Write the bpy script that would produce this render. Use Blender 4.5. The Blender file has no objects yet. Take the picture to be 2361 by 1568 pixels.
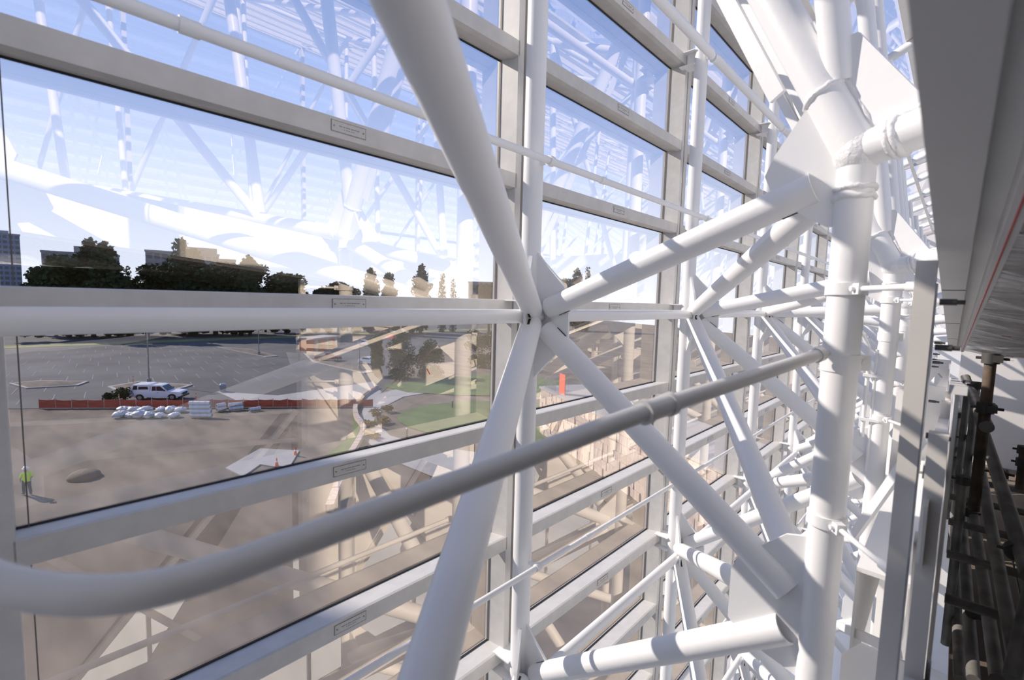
import bpy, bmesh, math, random
from mathutils import Vector, Matrix
random.seed(7)
R = math.radians
scene = bpy.context.scene
col = scene.collection

# ---------------------------------------------------------------- camera
IW, IH, FPX = 2361.0, 1568.0, 1082.1
YAW, PIT, ROL = 0.758, 0.085, 0.026
fw = Vector((-math.sin(YAW)*math.cos(PIT), math.cos(YAW)*math.cos(PIT), -math.sin(PIT)))
r0 = Vector((math.cos(YAW), math.sin(YAW), 0)); u0 = r0.cross(fw)
cr = r0*math.cos(ROL) + u0*math.sin(ROL); cu = -r0*math.sin(ROL) + u0*math.cos(ROL)
camd = bpy.data.cameras.new('camera'); cam = bpy.data.objects.new('camera', camd); col.objects.link(cam)
cam.matrix_world = Matrix(((cr.x, cu.x, -fw.x, 0), (cr.y, cu.y, -fw.y, 0), (cr.z, cu.z, -fw.z, 0), (0, 0, 0, 1)))
camd.sensor_fit = 'HORIZONTAL'; camd.sensor_width = 36.0; camd.lens = FPX/IW*36.0
camd.clip_start = 0.02; camd.clip_end = 2000
camd.dof.use_dof = True; camd.dof.focus_distance = 4.0; camd.dof.aperture_fstop = 3.2
scene.camera = cam
def ray(x, y): return fw + cr*((x-IW/2)/FPX) - cu*((y-IH/2)/FPX)
def at(x, y, d): return ray(x, y)*d                      # point of the photo at a depth (metres along the axis)
GZ = -13.5                                               # outside ground below the eye
def ground(x, y, z=GZ): v = ray(x, y); return v*(z/v.z)
def far(x, y, d): v = ray(x, y); return v*(d/math.hypot(v.x, v.y))

# ---------------------------------------------------------------- sky, sun, exposure
SUN_EL = 31.5
SUN_AZ = Vector((-0.92, -0.39, 0)).normalized()
to_sun = SUN_AZ*math.cos(R(SUN_EL)) + Vector((0, 0, math.sin(R(SUN_EL))))
world = bpy.data.worlds.new('sky'); scene.world = world; world.use_nodes = True
wn = world.node_tree; bgn = wn.nodes['Background']
tcn = wn.nodes.new('ShaderNodeTexCoord'); sep = wn.nodes.new('ShaderNodeSeparateXYZ'); ramp = wn.nodes.new('ShaderNodeValToRGB')
wn.links.new(tcn.outputs['Generated'], sep.inputs[0]); wn.links.new(sep.outputs['Z'], ramp.inputs[0]); wn.links.new(ramp.outputs[0], bgn.inputs[0])
er = ramp.color_ramp.elements                             # clear sky: pale at the horizon, deeper blue overhead, same all round
er[0].position = 0.0; er[0].color = (0.70, 0.78, 0.90, 1); er[1].position = 1.0; er[1].color = (0.10, 0.20, 0.50, 1)
for p_, c_ in ((0.10, (0.57, 0.67, 0.85, 1)), (0.30, (0.28, 0.40, 0.71, 1)), (0.55, (0.13, 0.24, 0.54, 1))):
    el_ = er.new(p_); el_.color = c_
bgn.inputs[1].default_value = 1.18
sund = bpy.data.lights.new('sun', 'SUN'); sund.energy = 4.7; sund.color = (1.0, 0.945, 0.86); sund.angle = R(0.55)
sun = bpy.data.objects.new('sun', sund); col.objects.link(sun)
sun.rotation_euler = (-to_sun).to_track_quat('-Z', 'Y').to_euler(); sun.location = to_sun*60
vs = scene.view_settings; scene.display_settings.display_device = 'sRGB'
vs.view_transform = 'Standard'; vs.look = 'None'; vs.gamma = 1.0; vs.exposure = 0.84; vs.use_curve_mapping = False
cy = scene.cycles
cy.max_bounces = 14; cy.diffuse_bounces = 8; cy.glossy_bounces = 5; cy.transparent_max_bounces = 40; cy.transmission_bounces = 4
cy.caustics_reflective = False; cy.caustics_refractive = False; cy.use_denoising = True; cy.sample_clamp_indirect = 6.0

def numword(i):
    o = ['first','second','third','fourth','fifth','sixth','seventh','eighth','ninth','tenth','eleventh','twelfth','thirteenth','fourteenth','fifteenth','sixteenth','seventeenth','eighteenth','nineteenth','twentieth']
    return o[i] if i < 20 else ('twenty-' if i < 29 else 'thirtieth') + (o[i-20] if i < 29 else '')
# ---------------------------------------------------------------- materials
def mat(name, c, rough=0.5, metal=0.0, var=0.06, scale=8.0, bump=0.0, bscale=None, spec=0.5, c2=None, stretch=None):
    m = bpy.data.materials.new(name); m.use_nodes = True
    nt = m.node_tree; b = nt.nodes['Principled BSDF']; L = nt.links.new
    b.inputs['Roughness'].default_value = rough; b.inputs['Metallic'].default_value = metal
    b.inputs['Specular IOR Level'].default_value = spec
    tc = nt.nodes.new('ShaderNodeTexCoord'); src = tc.outputs['Object']
    if stretch:
        mp = nt.nodes.new('ShaderNodeMapping'); mp.inputs['Scale'].default_value = stretch
        L(src, mp.inputs[0]); src = mp.outputs[0]
    nz = nt.nodes.new('ShaderNodeTexNoise'); nz.inputs['Scale'].default_value = scale; nz.inputs['Detail'].default_value = 5
    L(src, nz.inputs['Vector'])
    rp = nt.nodes.new('ShaderNodeValToRGB')
    a = Vector(c); bcol = Vector(c2) if c2 else a*(1-var*2)
    rp.color_ramp.elements[0].position = 0.35; rp.color_ramp.elements[1].position = 0.68
    rp.color_ramp.elements[0].color = (*bcol, 1); rp.color_ramp.elements[1].color = (*a, 1)
    L(nz.outputs['Fac'], rp.inputs[0]); L(rp.outputs[0], b.inputs['Base Color'])
    if bump:
        n2 = nt.nodes.new('ShaderNodeTexNoise'); n2.inputs['Scale'].default_value = bscale or scale*6; n2.inputs['Detail'].default_value = 3
        L(src, n2.inputs['Vector'])
        bp = nt.nodes.new('ShaderNodeBump'); bp.inputs['Strength'].default_value = bump; bp.inputs['Distance'].default_value = 0.004
        L(n2.outputs['Fac'], bp.inputs['Height']); L(bp.outputs[0], b.inputs['Normal'])
    return m
M = {}
M['paint'] = mat('white_pipe_paint', (0.885, 0.885, 0.88), 0.38, var=0.010, scale=5, bump=0.12, bscale=60)
M['weld'] = mat('painted_weld', (0.87, 0.87, 0.865), 0.3, var=0.02, scale=20, bump=1.0, bscale=90)
M['dark_slot'] = mat('slot_shadow_gap', (0.03, 0.028, 0.026), 0.8)
M['alu'] = mat('grey_anodised_aluminium', (0.64, 0.625, 0.595), 0.42, var=0.05, scale=14, bump=0.05, bscale=220, spec=0.35)
M['gasket'] = mat('black_gasket', (0.035, 0.033, 0.032), 0.7)
M['seal'] = mat('grey_joint_seal', (0.16, 0.15, 0.14), 0.6)
M['plate'] = mat('stamped_nameplate', (0.60, 0.585, 0.555), 0.4, var=0.05, scale=120)
M['engrave'] = mat('engraved_mark', (0.28, 0.27, 0.26), 0.6)
M['rail'] = mat('grey_handrail_paint', (0.70, 0.69, 0.665), 0.4, var=0.03, scale=10, bump=0.1, bscale=120)
M['zinc'] = mat('galvanised_steel', (0.55, 0.56, 0.57), 0.35, metal=0.7, var=0.1, scale=30)
M['white_board'] = mat('white_panel', (0.89, 0.885, 0.87), 0.6, var=0.02, scale=3)
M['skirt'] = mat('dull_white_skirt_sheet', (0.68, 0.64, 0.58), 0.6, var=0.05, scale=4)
M['cream'] = mat('cream_channel', (0.83, 0.80, 0.74), 0.5, var=0.03, scale=6)
M['soffit'] = mat('grey_beam_paint', (0.80, 0.795, 0.775), 0.55, var=0.03, scale=4, bump=0.15, bscale=150)
M['tape'] = mat('red_tape', (0.72, 0.10, 0.09), 0.5)
M['scaffold'] = mat('weathered_scaffold_tube', (0.36, 0.35, 0.33), 0.5, metal=0.2, c2=(0.20, 0.19, 0.175), scale=9, bump=0.2)
M['rust'] = mat('rusty_tube', (0.24, 0.165, 0.11), 0.75, c2=(0.08, 0.068, 0.06), scale=11, bump=0.3)
M['coupler'] = mat('dark_coupler', (0.12, 0.115, 0.11), 0.5, metal=0.3)
M['plank'] = mat('scaffold_plank', (0.22, 0.175, 0.13), 0.8, c2=(0.13, 0.10, 0.075), scale=6, stretch=(1, 0.1, 1))
M['nave'] = mat('pale_dusty_floor', (0.82, 0.77, 0.68), 0.8, c2=(0.72, 0.66, 0.57), scale=1.2)
M['wallpaint'] = mat('white_wall_paint', (0.90, 0.88, 0.85), 0.7, var=0.02, scale=2)
M['louvre'] = mat('cream_roof_bar', (0.86, 0.82, 0.74), 0.5, var=0.04, scale=5)
# exterior
M['asphalt'] = mat('grey_asphalt', (0.115, 0.112, 0.11), 0.9, c2=(0.068, 0.067, 0.067), scale=0.12, bump=0.3, bscale=8)
M['dirt'] = mat('graded_dirt', (0.21, 0.165, 0.12), 0.95, c2=(0.085, 0.068, 0.054), scale=0.3, bump=0.8, bscale=1.5, stretch=(0.5, 1.5, 1))
M['concrete'] = mat('pale_concrete', (0.36, 0.34, 0.315), 0.85, var=0.06, scale=0.8)
M['grass'] = mat('mown_grass', (0.115, 0.165, 0.05), 0.95, c2=(0.07, 0.105, 0.03), scale=0.5, bump=0.6, bscale=12)
M['drygrass'] = mat('dry_verge', (0.30, 0.27, 0.10), 0.95, c2=(0.17, 0.19, 0.06), scale=0.2)
M['line'] = mat('faded_parking_line', (0.25, 0.245, 0.245), 0.9)
M['leaf'] = mat('dark_conifer_foliage', (0.05, 0.075, 0.032), 0.9, c2=(0.022, 0.036, 0.018), scale=0.4, spec=0.1)
M['leaf2'] = mat('olive_foliage', (0.12, 0.13, 0.04), 0.9, c2=(0.05, 0.065, 0.025), scale=0.8, spec=0.1)
M['leaf3'] = mat('dry_shrub_foliage', (0.40, 0.26, 0.10), 0.9, c2=(0.25, 0.18, 0.07), scale=2.0, spec=0.1)
M['bark'] = mat('bark', (0.13, 0.095, 0.07), 0.9, var=0.15, scale=3)
M['bldg'] = mat('grey_office_wall', (0.27, 0.26, 0.25), 0.7, var=0.05, scale=0.05)
M['bldgblue'] = mat('blue_glass_tower', (0.16, 0.21, 0.30), 0.3, var=0.05, scale=0.1)
M['bldgwin'] = mat('dark_office_window', (0.07, 0.085, 0.10), 0.25)
M['car_white'] = mat('white_car_paint', (0.80, 0.80, 0.83), 0.25, var=0.01)
M['car_glass'] = mat('dark_car_glass', (0.025, 0.03, 0.035), 0.1)
M['tyre'] = mat('black_tyre', (0.025, 0.025, 0.026), 0.8)
M['black'] = mat('black_plastic', (0.03, 0.03, 0.032), 0.5)
M['red_car'] = mat('maroon_car_paint', (0.25, 0.05, 0.04), 0.3)
M['tail'] = mat('red_tail_lamp', (0.55, 0.03, 0.03), 0.3)
M['fence'] = mat('orange_mesh_fence', (0.46, 0.10, 0.055), 0.8, c2=(0.30, 0.065, 0.04), scale=1.2, stretch=(1, 1, 3))
M['cone'] = mat('orange_cone', (0.85, 0.20, 0.04), 0.6)
M['silver'] = mat('silver_wrap', (0.74, 0.735, 0.72), 0.55, metal=0.0, var=0.1, scale=3, bump=1.0, bscale=6)
M['steel_pipe'] = mat('galvanised_duct', (0.60, 0.61, 0.62), 0.55, metal=0.15, var=0.06, scale=2)
M['hivis'] = mat('hi_vis_yellow', (0.52, 0.80, 0.06), 0.7, var=0.05)
M['hat'] = mat('white_hard_hat', (0.85, 0.85, 0.85), 0.35)
M['jeans'] = mat('dark_trousers', (0.06, 0.07, 0.09), 0.9)
M['skin'] = mat('skin', (0.50, 0.30, 0.21), 0.6)
M['stone'] = mat('rough_stone', (0.56, 0.46, 0.39), 0.95, c2=(0.36, 0.27, 0.22), scale=2.5, bump=1.0, bscale=6, stretch=(3, 3, 0.6))
M['red_wall'] = mat('red_painted_wall', (0.50, 0.07, 0.045), 0.7)
M['orange_panel'] = mat('orange_panel', (0.80, 0.16, 0.09), 0.6)

def shader_glass():
    m = bpy.data.materials.new('silver_coated_glass'); m.use_nodes = True; nt = m.node_tree
    for n in list(nt.nodes): nt.nodes.remove(n)
    L = nt.links.new; N = nt.nodes.new
    out = N('ShaderNodeOutputMaterial'); add = N('ShaderNodeAddShader'); mix = N('ShaderNodeMixShader')
    tr = N('ShaderNodeBsdfTransparent'); tr.inputs[0].default_value = (0.565, 0.535, 0.53, 1)
    gl = N('ShaderNodeBsdfGlossy'); gl.inputs[0].default_value = (0.375, 0.325, 0.26, 1); gl.inputs['Roughness'].default_value = 0.0
    g2 = N('ShaderNodeBsdfGlossy'); g2.inputs[0].default_value = (0.92, 0.92, 0.95, 1); g2.inputs['Roughness'].default_value = 0.0
    lw = N('ShaderNodeFresnel'); lw.inputs[0].default_value = 1.33
    L(tr.outputs[0], add.inputs[0]); L(gl.outputs[0], add.inputs[1])
    L(lw.outputs[0], mix.inputs[0]); L(add.outputs[0], mix.inputs[1]); L(g2.outputs[0], mix.inputs[2])
    L(mix.outputs[0], out.inputs[0]); return m
def shader_clear():
    m = bpy.data.materials.new('clear_glass_edge'); m.use_nodes = True; nt = m.node_tree
    for n in list(nt.nodes): nt.nodes.remove(n)
    out = nt.nodes.new('ShaderNodeOutputMaterial'); tr = nt.nodes.new('ShaderNodeBsdfTransparent')
    tr.inputs[0].default_value = (0.985, 0.99, 0.985, 1); nt.links.new(tr.outputs[0], out.inputs[0]); return m
M['glass'] = shader_glass(); M['glass_edge'] = shader_clear()
def shader_plastic():
    m = bpy.data.materials.new('clear_plastic_sheet'); m.use_nodes = True; nt = m.node_tree
    b = nt.nodes['Principled BSDF']; out = nt.nodes['Material Output']
    b.inputs['Base Color'].default_value = (0.80, 0.79, 0.78, 1); b.inputs['Roughness'].default_value = 0.16
    tc = nt.nodes.new('ShaderNodeTexCoord'); mp = nt.nodes.new('ShaderNodeMapping'); mp.inputs['Scale'].default_value = (1.0, 7, 1)
    nz = nt.nodes.new('ShaderNodeTexNoise'); nz.inputs['Scale'].default_value = 3.5; nz.inputs['Detail'].default_value = 4
    bp = nt.nodes.new('ShaderNodeBump'); bp.inputs['Strength'].default_value = 1.0; bp.inputs['Distance'].default_value = 0.05
    L = nt.links.new; L(tc.outputs['Object'], mp.inputs[0]); L(mp.outputs[0], nz.inputs['Vector']); L(nz.outputs['Fac'], bp.inputs['Height']); L(bp.outputs[0], b.inputs['Normal'])
    tr = nt.nodes.new('ShaderNodeBsdfTransparent'); mx = nt.nodes.new('ShaderNodeMixShader'); mx.inputs[0].default_value = 0.75
    L(tr.outputs[0], mx.inputs[1]); L(b.outputs[0], mx.inputs[2]); L(mx.outputs[0], out.inputs[0]); return m
M['plastic'] = shader_plastic()

# ---------------------------------------------------------------- builders
def V(*a): return Vector(a)
class MB:
    def __init__(s): s.v = []; s.f = []; s.sm = []; s.mi = []
    def add(s, vs_, fs, smooth=False, mi=0):
        o = len(s.v); s.v += [tuple(p) for p in vs_]
        for f in fs: s.f.append(tuple(i+o for i in f)); s.sm.append(smooth); s.mi.append(mi)
        return s
    def box(s, a, b, mi=0):
        x0, y0_, z0_ = a; x1, y1, z1 = b
        vs_ = [(x0,y0_,z0_),(x1,y0_,z0_),(x1,y1,z0_),(x0,y1,z0_),(x0,y0_,z1),(x1,y0_,z1),(x1,y1,z1),(x0,y1,z1)]
        return s.add(vs_, [(3,2,1,0),(4,5,6,7),(0,1,5,4),(1,2,6,5),(2,3,7,6),(3,0,4,7)], mi=mi)
    def beam(s, A, B, w, h, up=(0,0,1), mi=0):
        A = Vector(A); B = Vector(B); d = (B-A).normalized(); u = Vector(up)
        if abs(d.dot(u)) > 0.98: u = Vector((1,0,0))
        x = d.cross(u).normalized(); y = x.cross(d).normalized()
        vs_ = [P + x*sx*w/2 + y*sy*h/2 for P in (A, B) for sx, sy in ((-1,-1),(1,-1),(1,1),(-1,1))]
        return s.add(vs_, [(3,2,1,0),(4,5,6,7),(0,1,5,4),(1,2,6,5),(2,3,7,6),(3,0,4,7)], mi=mi)
    def tube(s, A, B, r, n=20, r2=None, hollow=0.0, caps=True, mi=0):
        A = Vector(A); B = Vector(B); d = (B-A).normalized(); t = Vector((0,0,1)) if abs(d.z) < 0.9 else Vector((1,0,0))
        x = d.cross(t).normalized(); y = d.cross(x).normalized(); r2 = r if r2 is None else r2
        dirs = [x*math.cos(2*math.pi*i/n) + y*math.sin(2*math.pi*i/n) for i in range(n)]
        s.add([A+q*r for q in dirs] + [B+q*r2 for q in dirs], [(i, (i+1) % n, n+(i+1) % n, n+i) for i in range(n)], True, mi)
        if hollow > 0:
            for P, sg, rr in ((A, 1, r), (B, -1, r2)):
                ri = rr*0.86; Q = P + d*sg*hollow
                s.add([P+q*rr for q in dirs]+[P+q*ri for q in dirs], [((i+1) % n, i, n+i, n+(i+1) % n) if sg > 0 else (i, (i+1) % n, n+(i+1) % n, n+i) for i in range(n)], False, mi)
                s.add([P+q*ri for q in dirs]+[Q+q*ri for q in dirs], [((i+1) % n, i, n+i, n+(i+1) % n) for i in range(n)], True, mi)
                s.add([Q+q*ri for q in dirs], [tuple(range(n))], False, mi)
        elif caps:
            s.add([A+q*r for q in dirs], [tuple(reversed(range(n)))], False, mi); s.add([B+q*r2 for q in dirs], [tuple(range(n))], False, mi)
        return s
    def path(s, pts, r, n=16, mi=0, caps=True):
        pts = [Vector(p) for p in pts]; rs = r if isinstance(r, (list, tuple)) else [r]*len(pts)
        x = None; rings = []
        for i, p in enumerate(pts):
            d = (pts[min(i+1, len(pts)-1)] - pts[max(i-1, 0)]).normalized()
            if x is None:
                t = Vector((0,0,1)) if abs(d.z) < 0.9 else Vector((1,0,0)); x = d.cross(t).normalized()
            else: x = (x - d*x.dot(d)).normalized()
            y = d.cross(x)
            rings.append([p + (x*math.cos(2*math.pi*k/n) + y*math.sin(2*math.pi*k/n))*rs[i] for k in range(n)])
        fs = [(i*n+k, i*n+(k+1) % n, (i+1)*n+(k+1) % n, (i+1)*n+k) for i in range(len(pts)-1) for k in range(n)]
        s.add([q for g in rings for q in g], fs, True, mi)
        if caps: s.add(rings[0], [tuple(reversed(range(n)))], False, mi); s.add(rings[-1], [tuple(range(n))], False, mi)
        return s
    def prism(s, poly, nrm, t, mi=0):
        poly = [Vector(p) for p in poly]; nv = Vector(nrm).normalized()*t/2; n = len(poly)
        vs_ = [p-nv for p in poly] + [p+nv for p in poly]
        return s.add(vs_, [tuple(reversed(range(n))), tuple(range(n, 2*n))] + [(i, (i+1) % n, n+(i+1) % n, n+i) for i in range(n)], mi=mi)
    def ball(s, c, r, nu=12, nv=8, sc=(1,1,1), jit=0.0, mi=0):
        vs_ = []; c = Vector(c)
        for j in range(nv+1):
            th = math.pi*j/nv
            for i in range(nu):
                k = 1 + (random.uniform(-jit, jit) if 0 < j < nv else 0)
                vs_.append(c + Vector((math.sin(th)*math.cos(2*math.pi*i/nu)*sc[0], math.sin(th)*math.sin(2*math.pi*i/nu)*sc[1], math.cos(th)*sc[2]))*r*k)
        return s.add(vs_, [(j*nu+i, (j+1)*nu+i, (j+1)*nu+(i+1) % nu, j*nu+(i+1) % nu) for j in range(nv) for i in range(nu)], True, mi)
    def mesh(s, name, *ms):
        me = bpy.data.meshes.new(name); me.from_pydata(s.v, [], s.f)
        me.polygons.foreach_set('use_smooth', s.sm); me.polygons.foreach_set('material_index', s.mi)
        for m in ms: me.materials.append(m)
        me.validate(); me.update(); return me
    def build(s, name, m, parent=None, label=None):
        ms = m if isinstance(m, (list, tuple)) else [m]
        return put(name, s.mesh(name, *ms), parent, label)
def put(name, me, parent=None, label=None, loc=None, rot=None):
    o = bpy.data.objects.new(name, me); col.objects.link(o)
    if parent is not None: o.parent = parent
    if label: o['label'] = label
    if loc is not None: o.location = loc
    if rot is not None: o.rotation_euler = rot
    return o
def empty(name, loc=(0,0,0), rz=0.0):
    o = bpy.data.objects.new(name, None); o.empty_display_size = 0.2; col.objects.link(o); o.location = loc; o.rotation_euler = (0,0,rz); return o
def tag(o, label, cat, group=None, kind=None):
    o['label'] = label; o['category'] = cat
    if group: o['group'] = group
    if kind: o['kind'] = kind
    return o
def struct(o, label, cat): return tag(o, label, cat, kind='structure')
def ordinal(i): return ['first','second','third','fourth','fifth','sixth','seventh','eighth','ninth','tenth','eleventh','twelfth','thirteenth','fourteenth','fifteenth','sixteenth'][i]

# ================================================================ STRUCTURE : glazed wall
BAY = 1.797; JY0 = -0.057; ROW = 0.61; Z0 = -0.034
XM = -1.60; XG = -1.725                                   # inner face of the bars, plane of the glass
KLO, KHI = -9, 4
NB0, NB1 = -3, 13
transom_me = None
def bar_profile():
    b = MB(); L_ = BAY-0.006
    prof = [(XM, -0.034), (XM, 0.034), (XM-0.012, 0.036), (XM-0.135, 0.018), (XM-0.135, -0.018), (XM-0.05, -0.031), (XM-0.05, -0.034), (XM-0.030, -0.037)]
    n_ = len(prof); ya_, yb_ = 0.05, BAY-0.045
    b.add([(p[0], ya_, p[1]) for p in prof]+[(p[0], yb_, p[1]) for p in prof], [tuple(reversed(range(n_))), tuple(range(n_, 2*n_))]+[(i, (i+1) % n_, n_+(i+1) % n_, n_+i) for i in range(n_)])
    return b.mesh('transom', M['alu'])
transom_me = bar_profile()
_b = MB(); _b.box((XM-0.124, 0.05, -0.026), (XM-0.116, BAY-0.045, -0.018)); _b.box((XM-0.124, 0.05, 0.018), (XM-0.116, BAY-0.045, 0.026)); gasket_me = _b.mesh('gasket', M['gasket'])
_b = MB(); zlo, zhi = Z0+KLO*ROW-0.05, Z0+KHI*ROW+0.05
_b.box((XM-0.14, 0.0, zlo), (XM, 0.052, zhi)); jamb_a = _b.mesh('frame_upright', M['alu'])
_b = MB(); _b.box((XM-0.14, BAY-0.056, zlo), (XM, BAY-0.016, zhi)); jamb_b = _b.mesh('frame_upright', M['alu'])
_b = MB(); _b.box((XM-0.13, BAY-0.016, zlo), (XM-0.02, BAY, zhi)); _b.box((XM-0.124, 0.052, zlo), (XM-0.112, 0.055, zhi)); _b.box((XM-0.124, BAY-0.059, zlo), (XM-0.112, BAY-0.056, zhi)); jamb_seal = _b.mesh('joint_seal', M['seal'])
_b = MB(); gx = XG
_b.add([(gx,0.04,0.012),(gx,BAY-0.046,0.012),(gx,BAY-0.046,ROW-0.012),(gx,0.04,ROW-0.012)], [(0,1,2,3)], mi=0)
gx2 = gx-0.008
_b.add([(gx2,0.04,0.012),(gx2,BAY-0.046,0.012),(gx2,BAY-0.046,ROW-0.012),(gx2,0.04,ROW-0.012),(gx,0.04,0.012),(gx,BAY-0.046,0.012),(gx,BAY-0.046,ROW-0.012),(gx,0.04,ROW-0.012)], [(3,2,1,0),(0,1,5,4),(1,2,6,5),(2,3,7,6),(3,0,4,7)], mi=1)
pane_me = _b.mesh('pane', M['glass'], M['glass_edge'])
_b = MB(); _b.box((XM, -0.062, -0.017), (XM+0.002, 0.062, 0.017), mi=0)
_b.box((XM+0.001, -0.064, 0.017), (XM+0.0025, 0.064, 0.0185), mi=1); _b.box((XM+0.001, -0.064, -0.0185), (XM+0.0025, 0.064, -0.017), mi=1)
_b.box((XM+0.001, -0.0635, -0.0185), (XM+0.0025, -0.062, 0.0185), mi=1); _b.box((XM+0.001, 0.062, -0.0185), (XM+0.0025, 0.0635, 0.0185), mi=1)
for sy in (-0.054, 0.054): _b.tube((XM+0.001, sy, 0), (XM+0.004, sy, 0), 0.0028, 8, mi=1)
rr = random.Random(3); yy = -0.036
while yy < 0.034:
    w = rr.uniform(0.002, 0.006); _b.box((XM+0.001, yy, 0.001+rr.uniform(-.0005,.0005)), (XM+0.0026, yy+w, 0.0042), mi=1)
    if -0.02 < yy < 0.018: _b.box((XM+0.001, yy, -0.0075), (XM+0.0026, yy+w*0.8, -0.0045), mi=1)
    yy += w + rr.choice((0.0015, 0.0015, 0.004))
plate_me = _b.mesh('nameplate', M['plate'], M['engrave'])
for i, n in enumerate(range(NB0, NB1)):
    t = empty('window_%d' % (i+1), (0, JY0+BAY*n, 0))
    where = {True: 'bay of the glazed wall behind the camera', False: ''}[n < 0]
    lab = ('glazed wall bay behind the viewer, %s to the left of the large view pane' % ordinal(-n-1)) if n < 0 else \
          ('large near bay of the glazed wall looking over the parking lot' if n == 0 else 'glazed wall bay, %s from the near bay along the receding wall' % ordinal(n))
    struct(t, lab, 'window')
    sh = -0.022
    put('frame_upright', jamb_a, t, loc=(0, sh if n == 0 else 0, 0)); put('frame_upright', jamb_b, t, loc=(0, sh if n == -1 else 0, 0)); put('joint_seal', jamb_seal, t, loc=(0, sh if n == -1 else 0, 0))
    for k in range(KLO, KHI+1):
        b = put('transom', transom_me, t, loc=(0, 0, Z0+k*ROW)); put('gasket', gasket_me, b)
        if -6 <= k <= 3 and n < 6: put('nameplate', plate_me, b, loc=(0, BAY/2, 0.004))
        if k < KHI: pn_ = put('pane', pane_me, t, loc=(0, 0, Z0+k*ROW))
        if n == 0:                                        # the near bay is a little wider than the rest
            e1_ = BAY-0.045; s1_ = (e1_-0.026)/(e1_-0.05); b.scale = (1, s1_, 1); b.location.y = 0.026-0.05*s1_
            if k < KHI: e2_ = BAY-0.046; s2_ = (e2_-0.016)/(e2_-0.04); pn_.scale = (1, s2_, 1); pn_.location.y = 0.016-0.04*s2_
YA, YB = JY0+BAY*NB0, JY0+BAY*NB1
b = MB(); b.box((-1.8, YA, GZ-0.2), (-1.55, YB, zlo)); struct(b.build('wall_left', M['wallpaint']), 'white solid wall below the glazed panes', 'wall')
# eave beam: dark grey channel along the wall head
b = MB(); b.box((XM-0.16, YA, zhi), (XM+0.05, YB, zhi+0.10)); b.box((XM-0.02, YA, zhi+0.10), (XM+0.11, YB, zhi+0.16))
struct(b.build('trim_1', M['alu']), 'grey eave channel along the head of the glazed wall', 'trim')

# ================================================================ STRUCTURE : roof glazing, back wall, nave floor
RD = Vector((0.935, -0.315, 0.165)).normalized()
EZ = zhi+0.16
RS = 0.34                                                  # roof slope
roof = struct(empty('roof', (0,0,0)), 'sloping glass roof of small panes above the space frame', 'roof')
rows = 16; rw = 0.72
_b = MB(); _b.box((-0.03, 0, -0.05), (0.03, YB-YA, 0.05)); purlin_me = _b.mesh('purlin', M['louvre'])
_b = MB(); _b.add([(0.02,0,0),(rw-0.02,0,0),(rw-0.02,BAY*2-0.06,0),(0.02,BAY*2-0.06,0)], [(3,2,1,0)]); rpane_me = _b.mesh('pane', M['glass'])
_b = MB(); _b.box((-0.075, 0, -0.012), (0.075, YB-YA, 0.012)); slat_me = _b.mesh('shade_slat', M['louvre'])
_b = MB(); _b.box((0, -0.03, -0.06), (rows*rw, 0.03, 0.02)); rafter_me = _b.mesh('rafter', M['alu'])
ra = math.atan(RS)
for i in range(rows+1):
    put('purlin', purlin_me, roof, loc=(XM+i*rw*math.cos(ra), YA, EZ+0.06+i*rw*math.sin(ra)), rot=(0, -ra, 0))
    if i < rows:
        put('shade_slat', slat_me, roof, loc=(XM+(i+0.5)*rw*math.cos(ra), YA, EZ-0.02+(i+0.5)*rw*math.sin(ra)), rot=(0, -ra, 0))
        for j in range((NB1-NB0)//2):
            put('pane', rpane_me, roof, loc=(XM+i*rw*math.cos(ra), YA+j*BAY*2+0.03, EZ+0.09+i*rw*math.sin(ra)), rot=(0, -ra, 0))
for j in range((NB1-NB0)//2+1): put('rafter', rafter_me, roof, loc=(XM, YA+j*BAY*2, EZ+0.08), rot=(0, -ra, 0))
RX1 = XM+rows*rw*math.cos(ra); RZ1 = EZ+rows*rw*math.sin(ra)
b = MB(); b.box((-1.55, YA, GZ-0.2), (RX1+0.4, YB, GZ)); struct(b.build('floor', M['nave']), 'pale dusty hall floor far below the walkway', 'floor')
ow = struct(empty('window_17', (RX1, YA, GZ)), 'distant glazed wall on the opposite side of the hall', 'window')
HR = RZ1-GZ; nr_ = 9; nc_ = 8; pw = (YB-YA)/nc_; ph = HR/nr_
_b = MB(); _b.add([(0,0.03,0.03),(0,pw-0.03,0.03),(0,pw-0.03,ph-0.03),(0,0.03,ph-0.03)], [(3,2,1,0)]); op_me = _b.mesh('pane', M['glass'])
_b = MB(); _b.box((-0.06,-0.04,0),(0.06,0.04,HR)); ou_me = _b.mesh('frame_upright', M['alu'])
_b = MB(); _b.box((-0.05,0,-0.04),(0.05,YB-YA,0.04)); ot_me = _b.mesh('transom', M['alu'])
for i in range(nc_+1): put('frame_upright', ou_me, ow, loc=(0, i*pw, 0))
for k in range(nr_+1): put('transom', ot_me, ow, loc=(0, 0, k*ph))
for i in range(nc_):
    for k in range(nr_): put('pane', op_me, ow, loc=(0, i*pw, k*ph))
b = MB(); b.box((-1.55, YB, GZ), (RX1+0.3, YB+0.3, RZ1)); struct(b.build('wall_far', M['wallpaint']), 'white end wall far along the hall', 'wall')
b = MB(); b.box((-1.55, YA-0.3, GZ), (RX1+0.3, YA, RZ1)); struct(b.build('wall_near', M['wallpaint']), 'white end wall behind the viewer', 'wall')

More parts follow.
